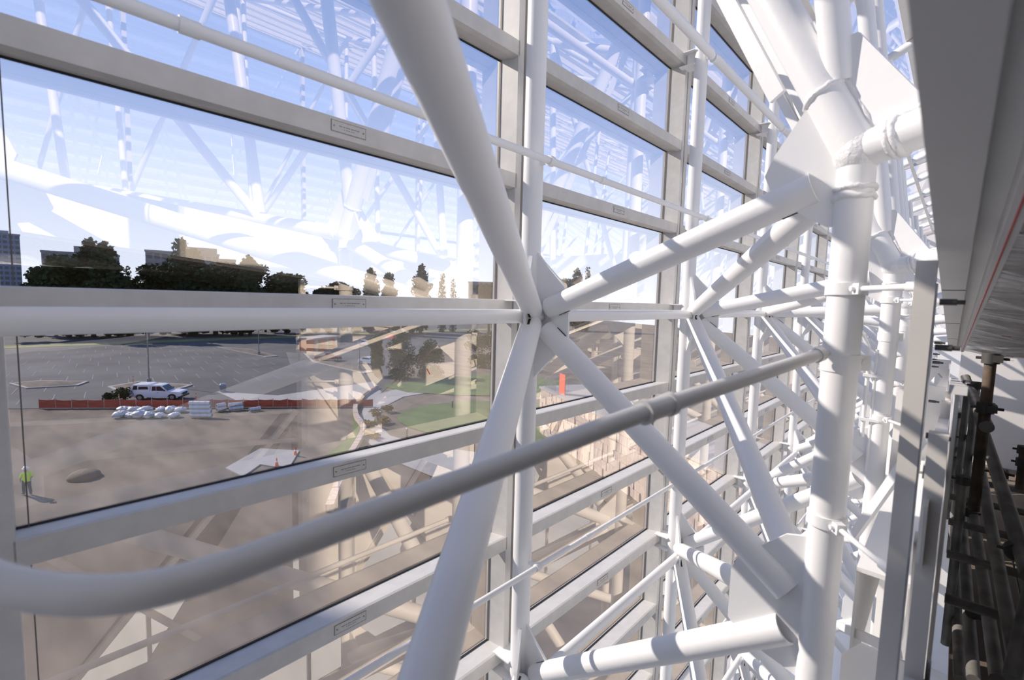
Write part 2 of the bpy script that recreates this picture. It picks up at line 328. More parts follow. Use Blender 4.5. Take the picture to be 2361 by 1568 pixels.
# unseen slab added left of the frame, keeping low sun off the near bay
wing = struct(empty('wall_sun_blocker', (-8, -7, GZ)), 'unseen pale slab added beyond the left edge to block low sun', 'wall')
WK = Vector((-1.7, 0.66, 0)) + SUN_AZ*14.0
b = MB(); b.box((WK.x-0.35, WK.y-26.0, GZ), (WK.x, WK.y, 9.25)); o = b.build('block', M['wallpaint'], wing); o.location = (8, 7, -GZ)
for i in range(13):
    b = MB(); b.box((WK.x, WK.y-26.0+i*2.15, GZ), (WK.x+0.08, WK.y-25.9+i*2.15, 9.25)); o = b.build('rib', M['alu'], wing); o.location = (8, 7, -GZ)

# ================================================================ wall space frame
RP = 0.0465; RDG = 0.048; RH = 0.0305
def NY(n): return 1.685 + BAY*(n-1)
def IY(n): return 1.637 + BAY*(n-1)
def IX(n): return -0.238 - 0.045*max(-1.5, min(n-1, 5))
def IZ(n): return 0.435 - 0.19*max(-1.2, min(n-1, 6))
XN = -1.486; NZ = -0.07; NS = 1.83; ILZ = -0.95
frame = empty('wall_space_frame', (XN, NY(1), GZ)); tag(frame, 'white welded pipe space frame standing along the glazed wall', 'space frame')
frame_inv = Matrix.Translation((-XN, -NY(1), -GZ))
def fpart(name, b, m, parent=None, label=None):
    o = b.build(name, m, parent if parent is not None else frame, label)
    if parent is None: o.matrix_parent_inverse = frame_inv
    return o
def fput(name, me, loc, rot=(0,0,0)):
    o = put(name, me, frame, loc=loc, rot=rot); o.matrix_parent_inverse = frame_inv; return o
NN = range(-1, 13)
# gusset at the outer nodes (local: +x away from pipe)
def gusset_outer(h=0.30, w=0.215, t=0.012):
    b = MB(); b.prism([(0.02,0,h),(0.07,0,h*0.82),(w*0.80,0,h*0.52),(w,0,h*0.30),(w,0,-h*0.30),(w*0.80,0,-h*0.52),(0.07,0,-h*0.82),(0.02,0,-h)], (0,1,0), t); return b.mesh('gusset_plate', M['paint'])
go = gusset_outer()
_b = MB(); _b.box((-0.14,-0.055,0.045),(-0.03,0.055,0.052)); _b.box((-0.14,-0.055,-0.052),(-0.03,0.055,-0.045)); _b.box((-0.10,-0.005,-0.045),(-0.04,0.005,0.045)); bracket_me = _b.mesh('glazing_bracket', M['paint'])
ang2 = math.atan2(-1.845, 1.25)
for n in NN:
    y = NY(n)
    b = MB(); b.tube((XN, y, -5.8), (XN, y, 2.5), RP, 24); fpart('upright_pipe', b, M['paint'])
    for j in (-1, 0, 1, 2):
        z = NZ - NS*j
        if j >= 0:
            fput('gusset_plate', go, (XN+0.02, y, z)); fput('gusset_plate', go, (XN+0.01, y, z), (0, 0, ang2))
        fput('glazing_bracket', bracket_me, (XN, y, z+0.02))
        if n < 12:
            b = MB(); b.path([(XN+0.075, y+0.02, z), (XN+0.085, y+0.05, z), (XN+0.085, y+BAY-0.05, z), (XN+0.075, y+BAY-0.02, z)], RH, 18); fpart('horizontal_pipe', b, M['paint'])
# inner columns
for n in range(0, 13):
    x, y, z = IX(n), IY(n), IZ(n)
    b = MB(); b.tube((x, y, -5.8), (x, y, z), RP-0.0005, 28); c_ = fpart('inner_column', b, M['paint'])
    if n < 6:
        for zz in (z-0.10, z-0.125):
            w = MB(); w.path([(x+math.cos(a)*(RP-0.001), y+math.sin(a)*(RP-0.001), zz+random.uniform(-.003,.003)) for a in [2*math.pi*i/24 for i in range(25)]], 0.0085, 7, caps=False); fpart('weld_bead', w, M['weld'])
def between(A, B, ta, tb): A = Vector(A); B = Vector(B); d = (B-A).normalized(); return A+d*ta, B-d*tb
def rot_slot(b, A, d, side, L_=0.05): pass
for n in NN:
    for j in (0, 1, 2):
        N = Vector((XN+0.03, NY(n), NZ-NS*j))
        for m_ in (n-1, n):
            if m_ < 0 or m_ > 12: continue
            for up in (True, False):
                if up and j == 0: I = Vector((IX(m_), IY(m_), IZ(m_)-0.045))
                else: I = Vector((IX(m_), IY(m_), ILZ-NS*(j-1 if up else j)))
                A, B = between(N, I, 0.105, 0.105)
                b = MB(); b.tube(A, B, RDG if True else RP, 24 if n < 6 else 14, hollow=0.10); d_ = fpart('diagonal_pipe', b, M['paint'])
                if n < 5:
                    d = (B-A).normalized(); hor = Vector((d.y, -d.x, 0)).normalized(); upv = hor.cross(d).normalized()
                    s_ = MB()
                    for P, sg in ((A, 1), (B, -1)):
                        for sd in (1, -1):
                            Q = P + d*sg*0.075 + upv*sd*(RDG-0.001); s_.beam(Q-d*0.03, Q+d*0.03, 0.010, 0.004, up=upv)
                    fpart('slot', s_, M['dark_slot'], d_)
# gussets at inner lower nodes and top nodes
def plate_poly(pts, t=0.012, m='paint'):
    b = MB(); b.prism([(p[0], 0, p[1]) for p in pts], (0,1,0), t); return b.mesh('gusset_plate', M[m])
gil = plate_poly([(-0.02,0.26),(-0.10,0.24),(-0.235,0.115),(-0.255,0.06),(-0.255,-0.11),(-0.20,-0.16),(-0.08,-0.19),(-0.02,-0.21)])
git = plate_poly([(-0.02,0.18),(-0.075,0.24),(-0.21,0.03),(-0.235,-0.03),(-0.20,-0.11),(-0.06,-0.20),(-0.02,-0.20)])
for n in range(0, 13):
    a2 = math.atan2(NY(n+1)-IY(n), XN-IX(n)) - math.pi
    for j in (0, 1, 2):
        fput('gusset_plate', gil, (IX(n), IY(n), ILZ-NS*j)); fput('gusset_plate', gil, (IX(n), IY(n), ILZ-NS*j), (0,0,a2))
    fput('gusset_plate', git, (IX(n), IY(n), IZ(n))); fput('gusset_plate', git, (IX(n), IY(n), IZ(n)), (0,0,a2))

# ================================================================ roof space frame
rf = empty('roof_space_frame', (IX(1), IY(1), IZ(1))); tag(rf, 'white pipe roof trusses rising from the inner columns to the upper right', 'space frame')
rf_inv = Matrix.Translation((-IX(1), -IY(1), -IZ(1)))
def rpart(name, b, m, parent=None):
    o = b.build(name, m, parent if parent is not None else rf)
    if parent is None: o.matrix_parent_inverse = rf_inv
    return o
KD = Vector((-0.445, 0.049, 0.894))
I1 = Vector((IX(1), IY(1), IZ(1)))
pn = KD.cross(RD).normalized()
def on_plate(x, y): v = ray(x, y); return v*(I1.dot(pn)/v.dot(pn)) - I1
pl_pts = [on_plate(*p) for p in ((1968,352),(1848,150),(1893,118),(1938,92),(1982,74),(2146,236),(2168,262))]
web_foot = on_plate(1931, 150)
WD = Vector((-0.123, -0.185, 0.975)).normalized()
KR, CR_ = 0.056, 0.049
for n in range(0, 13):
    I = Vector((IX(n), IY(n), IZ(n))); kl = (2.5-I.z)/KD.z
    b = MB(); b.tube(I-KD*0.01, I+KD*kl, KR, 28 if n < 4 else 16); kn = rpart('knee_pipe', b, M['paint'])
    Lr = 9.5
    b = MB(); b.tube(I-RD*0.01, I+RD*Lr, CR_, 28 if n < 4 else 14); ch = rpart('roof_chord', b, M['paint'])
    b = MB(); b.ball(I, KR*1.06, 24, 14, (1,1,1.12)); rpart('node_ball', b, M['weld'])
    if n < 5:
        for D_, rr_, dd in ((KD, KR, 0.20), (RD, CR_, 0.085), (RD, CR_, 0.10)):
            w = MB(); t = D_.orthogonal().normalized(); u_ = D_.cross(t)
            w.path([I+D_*(dd+random.uniform(-.003,.003))+(t*math.cos(a)+u_*math.sin(a))*(rr_-0.001) for a in [2*math.pi*i/26 for i in range(27)]], [random.uniform(0.007,0.011) for i in range(27)], 7, caps=False); rpart('weld_bead', w, M['weld'])
        w = MB(); base = pn*0.012
        for D_, r_ in ((KD, 0.36), (RD, 0.24)):
            o_ = (RD if D_ is KD else KD); o_ = (o_ - D_*o_.dot(D_)).normalized(); rad = KR if D_ is KD else CR_
            w.path([I+D_*(0.05+r_*i/14)+o_*(rad+0.002)-pn*0.004+V(random.uniform(-.003,.003),random.uniform(-.003,.003),random.uniform(-.003,.003)) for i in range(15)], [random.uniform(0.005,0.010) for i in range(15)], 7)
        rpart('weld_bead', w, M['weld'])
    b = MB(); b.prism([I+p for p in pl_pts], pn, 0.013); rpart('gusset_plate', b, M['paint'])
    # back flange of the knee : slim plate strip on the glass side
    b = MB(); off = Vector((-0.10, 0.02, -0.03)); b.beam(I+KD*0.28+off, I+KD*kl+off, 0.016, 0.05, up=RD); rpart('flange_strip', b, M['paint'])
    # outer roof chord from the eave and zigzag webs
    E_ = I + KD*kl; OD = Vector((0.90, -0.30, 0.31)).normalized()
    b = MB(); b.tube(E_, E_+OD*9.3, CR_, 16); rpart('roof_chord', b, M['paint'])
    f0 = I + web_foot
    wl = 2.6
    b = MB(); b.tube(f0 - WD*0.05, f0 + WD*wl, 0.040, 20, hollow=0.12); rpart('web_pipe', b, M['paint'])
    for q in range(3):
        a = I + RD*(0.9+3.0*q); c0 = E_ + OD*(2.2+3.0*q)
        b = MB(); b.tube(a + Vector((0,0,0.05)), c0, 0.040, 14); rpart('web_pipe', b, M['paint'])
        if n % 2 == 0:
            b = MB(); b.tube(c0, I + RD*(0.9+3.0*(q+1)), 0.040, 14); rpart('web_pipe', b, M['paint'])
        if n < 12:
            I2 = Vector((IX(n+1), IY(n+1), IZ(n+1))); c2 = I2 + KD*((2.5-I2.z)/KD.z) + OD*(2.2+3.0*q)
            b = MB(); b.tube(c0, c2, 0.034, 12); rpart('purlin_pipe', b, M['paint'])
            if q == 0:
                b = MB(); b.tube(c0, I2 + RD*(0.9+3.0*q), 0.036, 12); rpart('web_pipe', b, M['paint'])

# ================================================================ thin rails along the glazing
def thin_rail(name, x, z, r, ys, lab, cat='pipe'):
    t = empty(name, (x, ys[0], z)); tag(t, lab, cat)
    b = MB(); b.tube((0,0,0), (0, ys[1]-ys[0], 0), r, 14); b.build('pipe', M['paint'], t)
    k = 0
    yv = JY0+BAY*math.ceil((ys[0]-JY0)/BAY)
    while yv < ys[1]-0.1:
        b = MB(); b.tube((0, yv-ys[0]-0.022+0.37, 0), (0, yv-ys[0]+0.022+0.37, 0), r*1.18, 14); b.build('coupling', M['paint'], t)
        b = MB(); b.beam((-0.10, yv-ys[0]-0.055, 0), (0.0, yv-ys[0]-0.055, 0.0), 0.012, r*1.2); b.tube((0, yv-ys[0]-0.07, 0), (0, yv-ys[0]-0.04, 0), r*1.4, 12); b.build('pipe_clip', M['paint'], t)
        yv += BAY
    return t
thin_rail('sprinkler_pipe', -1.385, 0.628, 0.0165, (-3.0, 21.0), 'thin grey-white pipe sloping across the upper panes in front of the pipes')
thin_rail('sprinkler_pipe', -1.385, -1.287, 0.0130, (-3.0, 21.0), 'thin white pipe clipped to the uprights below the horizontal pipe row')
thin_rail('sprinkler_pipe', -1.385, -3.0, 0.0130, (-1.0, 21.0), 'thin white pipe clipped low on the uprights near the picture bottom')

# ================================================================ foreground hand rail
hr = empty('handrail', tuple(at(1890, 815, 1.33))); tag(hr, 'blurred grey pipe handrail curving across the foreground', 'handrail')
hinv = Matrix.Translation(-at(1890, 815, 1.33))
ctrl = [at(-330,1225,.50), at(-120,1300,.44), at(30,1352,.415), at(180,1372,.405), at(330,1362,.415), at(500,1318,.45), at(700,1245,.50), at(1000,1133,.605), at(1250,1040,.70), at(1480,953,.82), at(1700,880,1.02), at(1890,817,1.33)]
def catmull(P, k=8):
    out = []
    for i in range(len(P)-1):
        p0, p1, p2, p3 = P[max(i-1,0)], P[i], P[i+1], P[min(i+2,len(P)-1)]
        for s in range(k):
            t = s/k; out.append(0.5*((2*p1)+(p2-p0)*t+(2*p0-5*p1+4*p2-p3)*t*t+(3*p1-p0-3*p2+p3)*t**3))
    return out+[P[-1]]
b = MB(); b.path(catmull(ctrl), 0.0165, 20); o = b.build('rail_pipe', M['rail'], hr); o.matrix_parent_inverse = hinv
e0 = at(1515, 941, .845); ed = (at(1700,880,1.02)-at(1480,953,.82)).normalized()
b = MB(); b.tube(e0-ed*0.035, e0+ed*0.035, 0.0195, 20); b.tube(e0-ed*0.042, e0-ed*0.030, 0.0225, 20); b.tube(e0+ed*0.030, e0+ed*0.042, 0.0225, 20); o = b.build('coupling', M['rail'], hr); o.matrix_parent_inverse = hinv
e1 = at(1890, 817, 1.33)
b = MB(); b.tube(e1-ed*0.03, e1+ed*0.005, 0.021, 16); b.tube(e1, e1+ed*0.10+V(0.02,0,0), 0.008, 10); o = b.build('end_clamp', M['rail'], hr); o.matrix_parent_inverse = hinv

# ================================================================ inner side : strut posts, clamps, panels
PX, PYO = -0.059, -0.237
posts = []
for n in range(0, 9):
    x = PX + (IX(n)-IX(1)); y = IY(n)+PYO; zt = 0.11 - 0.10*(y-1.40)
    w = 'beside the big near column' if n == 1 else ('just right of the viewer' if n == 0 else '%s beyond the near column' % ordinal(n-2))
    t = empty('strut_post', (x, y, -1.75)); tag(t, 'white square steel strut post %s' % w, 'post', 'strut posts along the inner columns')
    h = zt+1.75
    b = MB(); b.box((-0.018,-0.019,0.80),(0.018,0.019,h)); b.build('post_tube', M['cream'], t)
    b = MB(); b.box((-0.020,-0.021,0.52),(0.020,0.021,0.80)); b.box((-0.024,-0.024,0),(0.024,0.024,0.52)); b.build('post_sleeve', M['cream'], t)
    b = MB(); b.box((0.018,-0.016,0.05),(0.0215,0.016,h-0.05)); b.build('back_channel', M['zinc'], t)
    for q in range(6): s_ = MB(); s_.tube((-0.0225-0.028, 0, 0.25+q*0.085), (-0.0225, 0, 0.25+q*0.085), 0.010, 8); s_.build('bolt', M['paint'], t)
    for zz in (0.0, -0.10, -0.30): 
        bb = MB(); bb.tube((0.0265,0,h-0.09+zz),(0.055,0,h-0.09+zz),0.007,8); bb.tube((0.04,0,h-0.09+zz),(0.068,0,h-0.09+zz),0.005,8); bb.build('stud_bolt', M['coupler'], t)
for n in range(0, 8):
    x, y = IX(n), IY(n); px, py = PX+(IX(n)-IX(1)), IY(n)+PYO
    for q, zz in enumerate((0.055, -0.625)):
        t = empty('column_clamp', (x, y, zz)); 
        wn_ = {0: 'behind the viewer', 1: 'on the big near column'}.get(n, 'on the %s column past the near one' % ordinal(n-2))
        tag(t, 'white %s ring clamp with tie rod %s' % ('upper' if q == 0 else 'lower', wn_), 'clamp', 'tie clamps between columns and posts')
        b = MB(); b.tube((0,0,-0.017),(0,0,0.017), RP+0.0055, 28); b.build('ring', M['paint'], t)
        dv = V(px-x, py-y, 0); L_ = dv.length; dv.normalize(); sd = V(-dv.y, dv.x, 0)
        b = MB(); b.beam(dv*(RP)+sd*0.0, dv*(RP+0.03), 0.024, 0.030); b.tube(dv*(RP+0.012)-sd*0.022, dv*(RP+0.012)+sd*0.022, 0.007, 8); b.build('lug', M['paint'], t)
        b = MB(); b.tube(dv*(RP+0.02), dv*(L_-0.01), 0.0075, 12); b.tube(dv*(L_-0.05), dv*(L_-0.015), 0.012, 10); b.build('tie_rod', M['paint'], t)
    t = empty('lug_band', (x, y, -0.155)); tag(t, 'white pipe band with eye lug %s' % ({0:'behind the viewer',1:'half-way up the big near column',2:'on the column behind the near one'}.get(n,'on the column %s beyond the near one' % ordinal(n-2))), 'band', 'eye lug bands on the columns')
    b = MB(); b.tube((0,0,-0.025),(0,0,0.025), RP+0.003, 26); b.build('ring', M['paint'], t)
    b = MB(); e = V(0.75,0.66,0); b.beam(e*RP, e*(RP+0.035), 0.010, 0.045); b.tube(e*(RP+0.022)-V(-.66,.75,0)*0.008, e*(RP+0.022)+V(-.66,.75,0)*0.008, 0.012, 12); b.build('eye_lug', M['paint'], t)

# ---- panel skirt behind the posts (runs along the wall, X about 0)
skirt = empty('panel_skirt', (0.0, 0, -3.2)); tag(skirt, 'white panel skirt with strut braces running behind the square posts', 'panel wall')
SX = 0.012; sinv = Matrix.Translation((0,0,3.2))
def spart(name, b, m, label=None):
    o = b.build(name, m, skirt, label); o.matrix_parent_inverse = sinv; return o
def top_z(y): return (-0.17 - 0.10*(y-1.4)) if y > 1.35 else (-0.66 - 0.15*max(y, 0))
for n in range(-1, 4):
    y0_ = IY(n)+PYO; y1_ = y0_+BAY; g = 0.028
    ta, tb = top_z(y0_), top_z(y1_ - (0.1 if n < 1 else 0))
    # sheets per bay, split along the raking struts with open joints
    ym = (y0_+y1_)/2; sb = tb-0.36 if n >= 1 else -0.84; sa = ta-0.36 if n != 0 else ta-0.25
    tri = [[(y0_+g, ta), (y0_+g, -2.45), (y1_-1.52, -2.45), (y1_-0.06, sb+0.02), (y1_-g-0.03, sb+0.08), (y1_-g-0.03, tb)],
           [(y1_-g-0.035, sb-0.12), (y1_-1.05, -2.45), (y1_-g-0.035, -2.45)]]
    for P in tri:
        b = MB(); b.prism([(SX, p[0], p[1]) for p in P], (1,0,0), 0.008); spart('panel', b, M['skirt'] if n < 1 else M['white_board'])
    for A, B, dx_ in (((y1_-0.03, sb), (y1_-1.47, -2.42), 0.022), ((y0_+0.03, sa), (y0_+1.25, -2.42), 0.030)):
        b = MB(); b.beam((SX-dx_, A[0], A[1]), (SX-dx_, B[0], B[1]), 0.034, 0.034, up=(1,0,0)); spart('raking_strut', b, M['cream'])
    b = MB(); b.box((SX-0.04, y0_-0.0205, -2.6), (SX-0.006, y0_+0.0205, ta-0.1)); spart('upright_strut', b, M['cream'])
    b = MB(); b.prism([(SX-0.03, y0_-0.10, ta-0.24), (SX-0.03, y0_+0.10, ta-0.26), (SX-0.03, y0_+0.05, ta-0.40), (SX-0.03, y0_-0.05, ta-0.40)], (1,0,0), 0.006); spart('strut_bracket', b, M['cream'])
    # slotted runner
    b = MB(); b.beam((SX-0.025, y0_+0.02, ta-0.20), (SX-0.025, y1_-0.02, tb-0.20), 0.030, 0.038, up=(1,0,0)); rn = spart('slotted_runner', b, M['cream'])
    s_ = MB()
    for q in range(11):
        f = (q+0.5)/11; yy = y0_+f*BAY; zz = ta+(tb-ta)*f-0.20; s_.box((SX-0.0425, yy-0.025, zz-0.006), (SX-0.041, yy+0.025, zz+0.006))
    spart('slot', s_, M['dark_slot'])
    b = MB(); b.beam((SX, y0_, ta), (SX, y1_, tb), 0.02, 0.03, up=(1,0,0)); spart('cap_strip', b, M['white_board'])
    for q in range(2):
        yy = y0_+random.uniform(0.2, 1.5); zz = top_z(yy)-random.uniform(0.15, 0.9)
        b = MB(); b.beam((SX-0.006, yy, zz), (SX-0.006, yy+0.03, zz-0.05), 0.004, 0.018, up=(1,0,0)); spart('red_tape', b, M['tape'], 'short strip of red tape')
# ledge at walkway level between columns and skirt
ledge = empty('ledge', (-0.1, 2, -0.84)); tag(ledge, 'white ledge boards beside the near column above a grey sheet', 'ledge')
linv = Matrix.Translation((0.1, -2, 0.84))
for n in range(1, 3):
    ya, yb = IY(n)+0.22, IY(n)+BAY+0.20
    b = MB(); b.box((IX(n)+0.06, ya, -0.855), (SX-0.045, yb, -0.840)); o = b.build('board', M['white_board'], ledge); o.matrix_parent_inverse = linv
    b = MB(); b.box((IX(n)+0.06, ya, -1.25), (IX(n)+0.068, yb, -0.858)); o = b.build('apron_sheet', M['soffit'], ledge); o.matrix_parent_inverse = linv
    b = MB(); b.beam((SX-0.06, ya-0.1, -0.36), (IX(n)+0.03, ya+0.16, -0.80), 0.012, 0.035); o = b.build('diagonal_brace', M['paint'], ledge); o.matrix_parent_inverse = linv
    b = MB(); b.beam((SX-0.06, ya-0.12, -1.00), (IX(n)+0.02, ya+0.1, -1.12), 0.012, 0.03); o = b.build('diagonal_brace', M['paint'], ledge); o.matrix_parent_inverse = linv
for n in range(1, 5):
    yf = IY(n)+0.10; zt_ = -1.02 if n == 1 else -0.42-0.06*(n-2)
    b = MB(); b.prism([(IX(n)+0.055, yf, zt_-0.06), (IX(n)+0.10, yf, zt_), (SX-0.03, yf, zt_), (SX-0.03, yf, -2.6), (IX(n)+0.055, yf, -2.6)], (0,1,0), 0.010)
    t = b.build('stiffener_panel', M['white_board']); tag(t, 'low white stiffener panel beside the big near column' if n == 1 else 'white upright stiffener panel at the %s column past the near one' % ordinal(n-2), 'panel', 'stiffener panels between columns and skirt')
# small conduit pipes hugging the second column
for n in (1, 2, 3):
    x, y = IX(n+1)-0.075, IY(n+1)-0.03
    t = empty('conduit', (x, y, -0.75)); tag(t, 'thin white conduit with bend beside the %s inner column' % ordinal(n), 'conduit', 'conduits on the inner columns')
    b = MB(); b.path(catmull([V(-0.05,-0.02,0.62), V(-0.02,0,0.56), V(0,0,0.48), V(0,0,0.2), V(0,0,0)], 5), 0.011, 12); b.build('pipe', M['paint'], t)
    b = MB(); b.tube((0.035,0,0.52),(0.035,0,-0.2), 0.008, 10); b.build('pipe', M['paint'], t)
    b = MB(); b.box((-0.02,-0.02,0.36),(0.075,0.02,0.375)); b.box((-0.02,-0.02,0.10),(0.075,0.02,0.115)); b.build('pipe_clip', M['paint'], t)

# ================================================================ sloping box beam / soffit above right
SL = -0.103; CD = Vector((0, 1, SL)).normalized()
zr = 0.135                                                 # underside height at Y=1.4
def on_soffit(x, y, dz=0.0):
    v = ray(x, y); # v*t : z = zr+dz+SL*(Y-1.4)
    t = (zr+dz-SL*1.4)/(v.z-SL*v.y); return v*t
x1 = on_soffit(2166, 630).x; x2 = on_soffit(2252, 510).x; x3 = on_soffit(2293, 575).x; x4 = on_soffit(2300, 590).x
bm = empty('box_beam', (x1, 0, 0.3)); tag(bm, 'grey sloping box beam overhead at the right edge, blurred', 'beam'); bminv = Matrix.Translation((-x1,0,-0.3))
Y0b, Y1b = -1.55, 6.5
def sl(x, y, z): return (x, y, zr+z+SL*(y-1.4))
def slab(name, xa, xb, za, zb, m, parent, inv, ya=Y0b, yb=Y1b):
    b = MB(); vs_ = [sl(xa,ya,za),sl(xb,ya,za),sl(xb,yb,za),sl(xa,yb,za),sl(xa,ya,zb),sl(xb,ya,zb),sl(xb,yb,zb),sl(xa,yb,zb)]
    b.add(vs_, [(3,2,1,0),(4,5,6,7),(0,1,5,4),(1,2,6,5),(2,3,7,6),(3,0,4,7)]); o = b.build(name, m, parent); o.matrix_parent_inverse = inv; return o
slab('lower_flange', x1, x2, 0, 0.30, M['soffit'], bm, bminv)
slab('recess_face', x2, x3+0.01, 0.035, 0.30, M['soffit'], bm, bminv)
slab('edge_strip', x3, x3+0.022, -0.012, 0.035, M['white_board'], bm, bminv)
slab('tape_line', x3+0.009, x3+0.012, -0.0135, -0.012, M['tape'], bm, bminv)
for yj in (2.05, 3.3, 4.6): slab('butt_joint', x1+0.001, x2, -0.0012, 0, M['dark_slot'], bm, bminv, yj, yj+0.006)
# plastic wrapped ceiling to the right of the strip
b = MB(); nx, ny_ = 14, 60; vs_ = []; rnd = random.Random(5)
for j in range(ny_+1):
    for i in range(nx+1):
        X = x3+0.02+i*2.6/nx; Y = Y0b+0.02+j*(6.45-Y0b)/ny_; sag = 0.02*math.sin(j*1.9+i*0.3)+rnd.uniform(-.015,.015)
        vs_.append(sl(X, Y, -0.03-0.02*i*0+sag if i else 0.0))
b.add(vs_, [(j*(nx+1)+i, j*(nx+1)+i+1, (j+1)*(nx+1)+i+1, (j+1)*(nx+1)+i) for j in range(ny_) for i in range(nx)], True)
ps = b.build('plastic_sheet', M['plastic']); tag(ps, 'crumpled clear plastic sheeting under the ceiling at the right edge', 'plastic sheet')
tp = empty('tape_marks', (0.6, 3, -0.1)); tag(tp, 'scattered red tape marks on the plastic sheeting', 'tape'); tinv = Matrix.Translation((-0.6,-3,0.1))
for q in range(26):
    X = x3+0.1+rnd.random()*1.6; Y = 1.6+rnd.random()*5.2; l = rnd.uniform(0.02, 0.06); a = rnd.uniform(0, 6.28)
    p = V(*sl(X, Y, -0.065)); b = MB(); b.beam(p, p+V(math.cos(a)*l, math.sin(a)*l, SL*math.sin(a)*l), 0.012, 0.003); o = b.build('red_tape', M['tape'], tp); o.matrix_parent_inverse = tinv
slab_c = MB(); slab_c.add([sl(x3,Y0b,0.05),sl(6.0,Y0b,0.05),sl(6.0,6.4,0.05),sl(x3,6.4,0.05),sl(x3,Y0b,0.25),sl(6.0,Y0b,0.25),sl(6.0,6.4,0.25),sl(x3,6.4,0.25)], [(3,2,1,0),(4,5,6,7),(0,1,5,4),(1,2,6,5),(2,3,7,6),(3,0,4,7)])
struct(slab_c.build('ceiling', M['white_board']), 'low sloping ceiling slab over the scaffold walkway', 'ceiling')
b = MB(); b.box((0.06, 7.62, -3.6), (6.0, 7.77, 0.9)); struct(b.build('wall_back', M['wallpaint']), 'white wall with sun patches closing the scaffold walkway', 'wall')
for i in range(9):
    pass
b = MB(); b.box((2.7, -1.6, -1.8), (2.8, 3.1, 0.20)); struct(b.build('wall_walkway', M['plank']), 'dark plywood side added to the scaffold walkway as a reflection backdrop', 'wall')  # added as a dark backdrop so the panes mirror less brightness
b = MB(); b.box((0.05, -1.75, -1.8), (2.8, -1.6, zr+0.6)); struct(b.build('wall_hoarding', M['white_board']), 'white hoarding behind the viewer', 'wall')
deck = struct(empty('floor_deck', (0.1, 0, -1.75)), 'brown plank deck of the scaffold walkway', 'floor'); dinv = Matrix.Translation((-0.1,0,1.75))
for i in range(18):
    b = MB(); xa = 0.10+i*0.32; dz = random.uniform(-.006,.006); b.box((xa, -1.5, -1.80+dz), (xa+0.308, 7.62, -1.75+dz)); o = b.build('plank', M['plank'], deck); o.matrix_parent_inverse = dinv

# ================================================================ scaffold tubes
sc = empty('scaffold', (0.4, 2, -1.75)); tag(sc, 'dark weathered tube scaffold with couplers at the right edge', 'scaffold'); scinv = Matrix.Translation((-0.4,-2,1.75))
def scp(name, b, m):
    o = b.build(name, m, sc); o.matrix_parent_inverse = scinv; return o
def stube(A, B, r=0.024, m='scaffold', name='tube'):
    b = MB(); b.tube(A, B, r, 16); return scp(name, b, M[m])
def coupler(P, ax=V(0,0,1)):
    b = MB(); b.tube(P-ax*0.022, P+ax*0.022, 0.029, 14); b.beam(P+V(0.02,-0.035,0), P+V(0.02,0.035,0), 0.03, 0.028); b.tube(P+V(-0.045,0,0), P+V(0.055,0,0), 0.006, 8); scp('coupler', b, M['coupler'])
# ledgers running away along the walkway (image lines from bottom edge to near the vanishing point)
for (xa, ya, da, xb, yb, db, m) in ((2300,1568,1.75,2205,905,5.6,'scaffold'),(2350,1568,1.55,2222,870,4.6,'scaffold'),(2245,1568,2.0,2197,905,5.5,'scaffold'),(2375,1330,1.5,2228,870,3.6,'scaffold'),(2214,1568,2.1,2192,960,5.5,'scaffold')):
    stube(at(xa,ya,da), at(xb,yb,db), m=m)
for (xt, yt, xb, yb, d, m) in ((2286,815,2243,1190,1.95,'rust'),(2233,880,2205,1060,3.3,'scaffold'),(2209,950,2190,1180,3.9,'scaffold'),(2362,1035,2345,1130,2.6,'rust'),(2222,1100,2200,1330,2.4,'scaffold'),(2252,885,2249,1010,3.0,'scaffold')):
    T = at(xt,yt,d); B = at(xb,yb,d); stube(T, V(T.x, T.y, B.z if m == 'rust' else -1.75), r=0.019, m=m, name='standard')
    for f in ((0.03, 0.34) if m == 'rust' else (0.03,)): coupler(V(T.x, T.y, T.z + f*(B.z-T.z)))
stube(at(2233,885,3.3), at(2275,985,1.95), name='brace'); stube(at(2420,1180,1.7), at(2335,1568,1.4), r=0.024, name='brace')
for (x, y, d) in ((2243,1410,2.3),(2340,1270,1.65),(2233,1180,2.9),(2222,1010,3.4),(2300,1090,2.2)): coupler(at(x,y,d), V(0,1,0))
for q in range(5):
    p = at(2290, 1130, 2.0)+V(0.15*(q%3)-0.1, 0.5*q-0.2, 0); 
    stube(V(0.05, p.y, -1.2), V(1.6, p.y+0.05, -1.2), r=0.02, name='transom_tube')


# ================================================================ EXTERIOR : ground
def flat(name, pts, z, m, label, cat, kind='structure', thick=0.05):
    b = MB(); P = [V(p[0], p[1], z) for p in pts]
    if sum(P[i].x*P[(i+1) % len(P)].y-P[(i+1) % len(P)].x*P[i].y for i in range(len(P))) < 0: P.reverse()
    b.prism([p - V(0,0,thick/2) for p in P], (0,0,1), thick); o = b.build(name, M[m]); return tag(o, label, cat, kind=kind)
G = lambda x, y: ground(x, y)
fA, fB = G(90, 942), G(860, 938)
fdir = (fB-fA).normalized()
flat('site_ground', [(-1.8,-60),(-1.8,200),(-900,700),(-900,-300)], GZ-0.04, 'dirt', 'graded bare dirt of the building site outside the glass', 'ground')
L0 = fA - fdir*120; L1 = G(880, 905)
flat('parking_lot', [L0, fA, fB, L1, G(1000, 800), G(1100, 775), (-151,150), (-151,-160)], GZ, 'asphalt', 'wide empty grey asphalt parking lot beyond the fence', 'parking lot', thick=0.03)
flat('verge', [(-151,-160),(-151,160),(-158,160),(-158,-160)], GZ+0.05, 'drygrass', 'dry grass verge along the far side of the parking lot', 'verge')
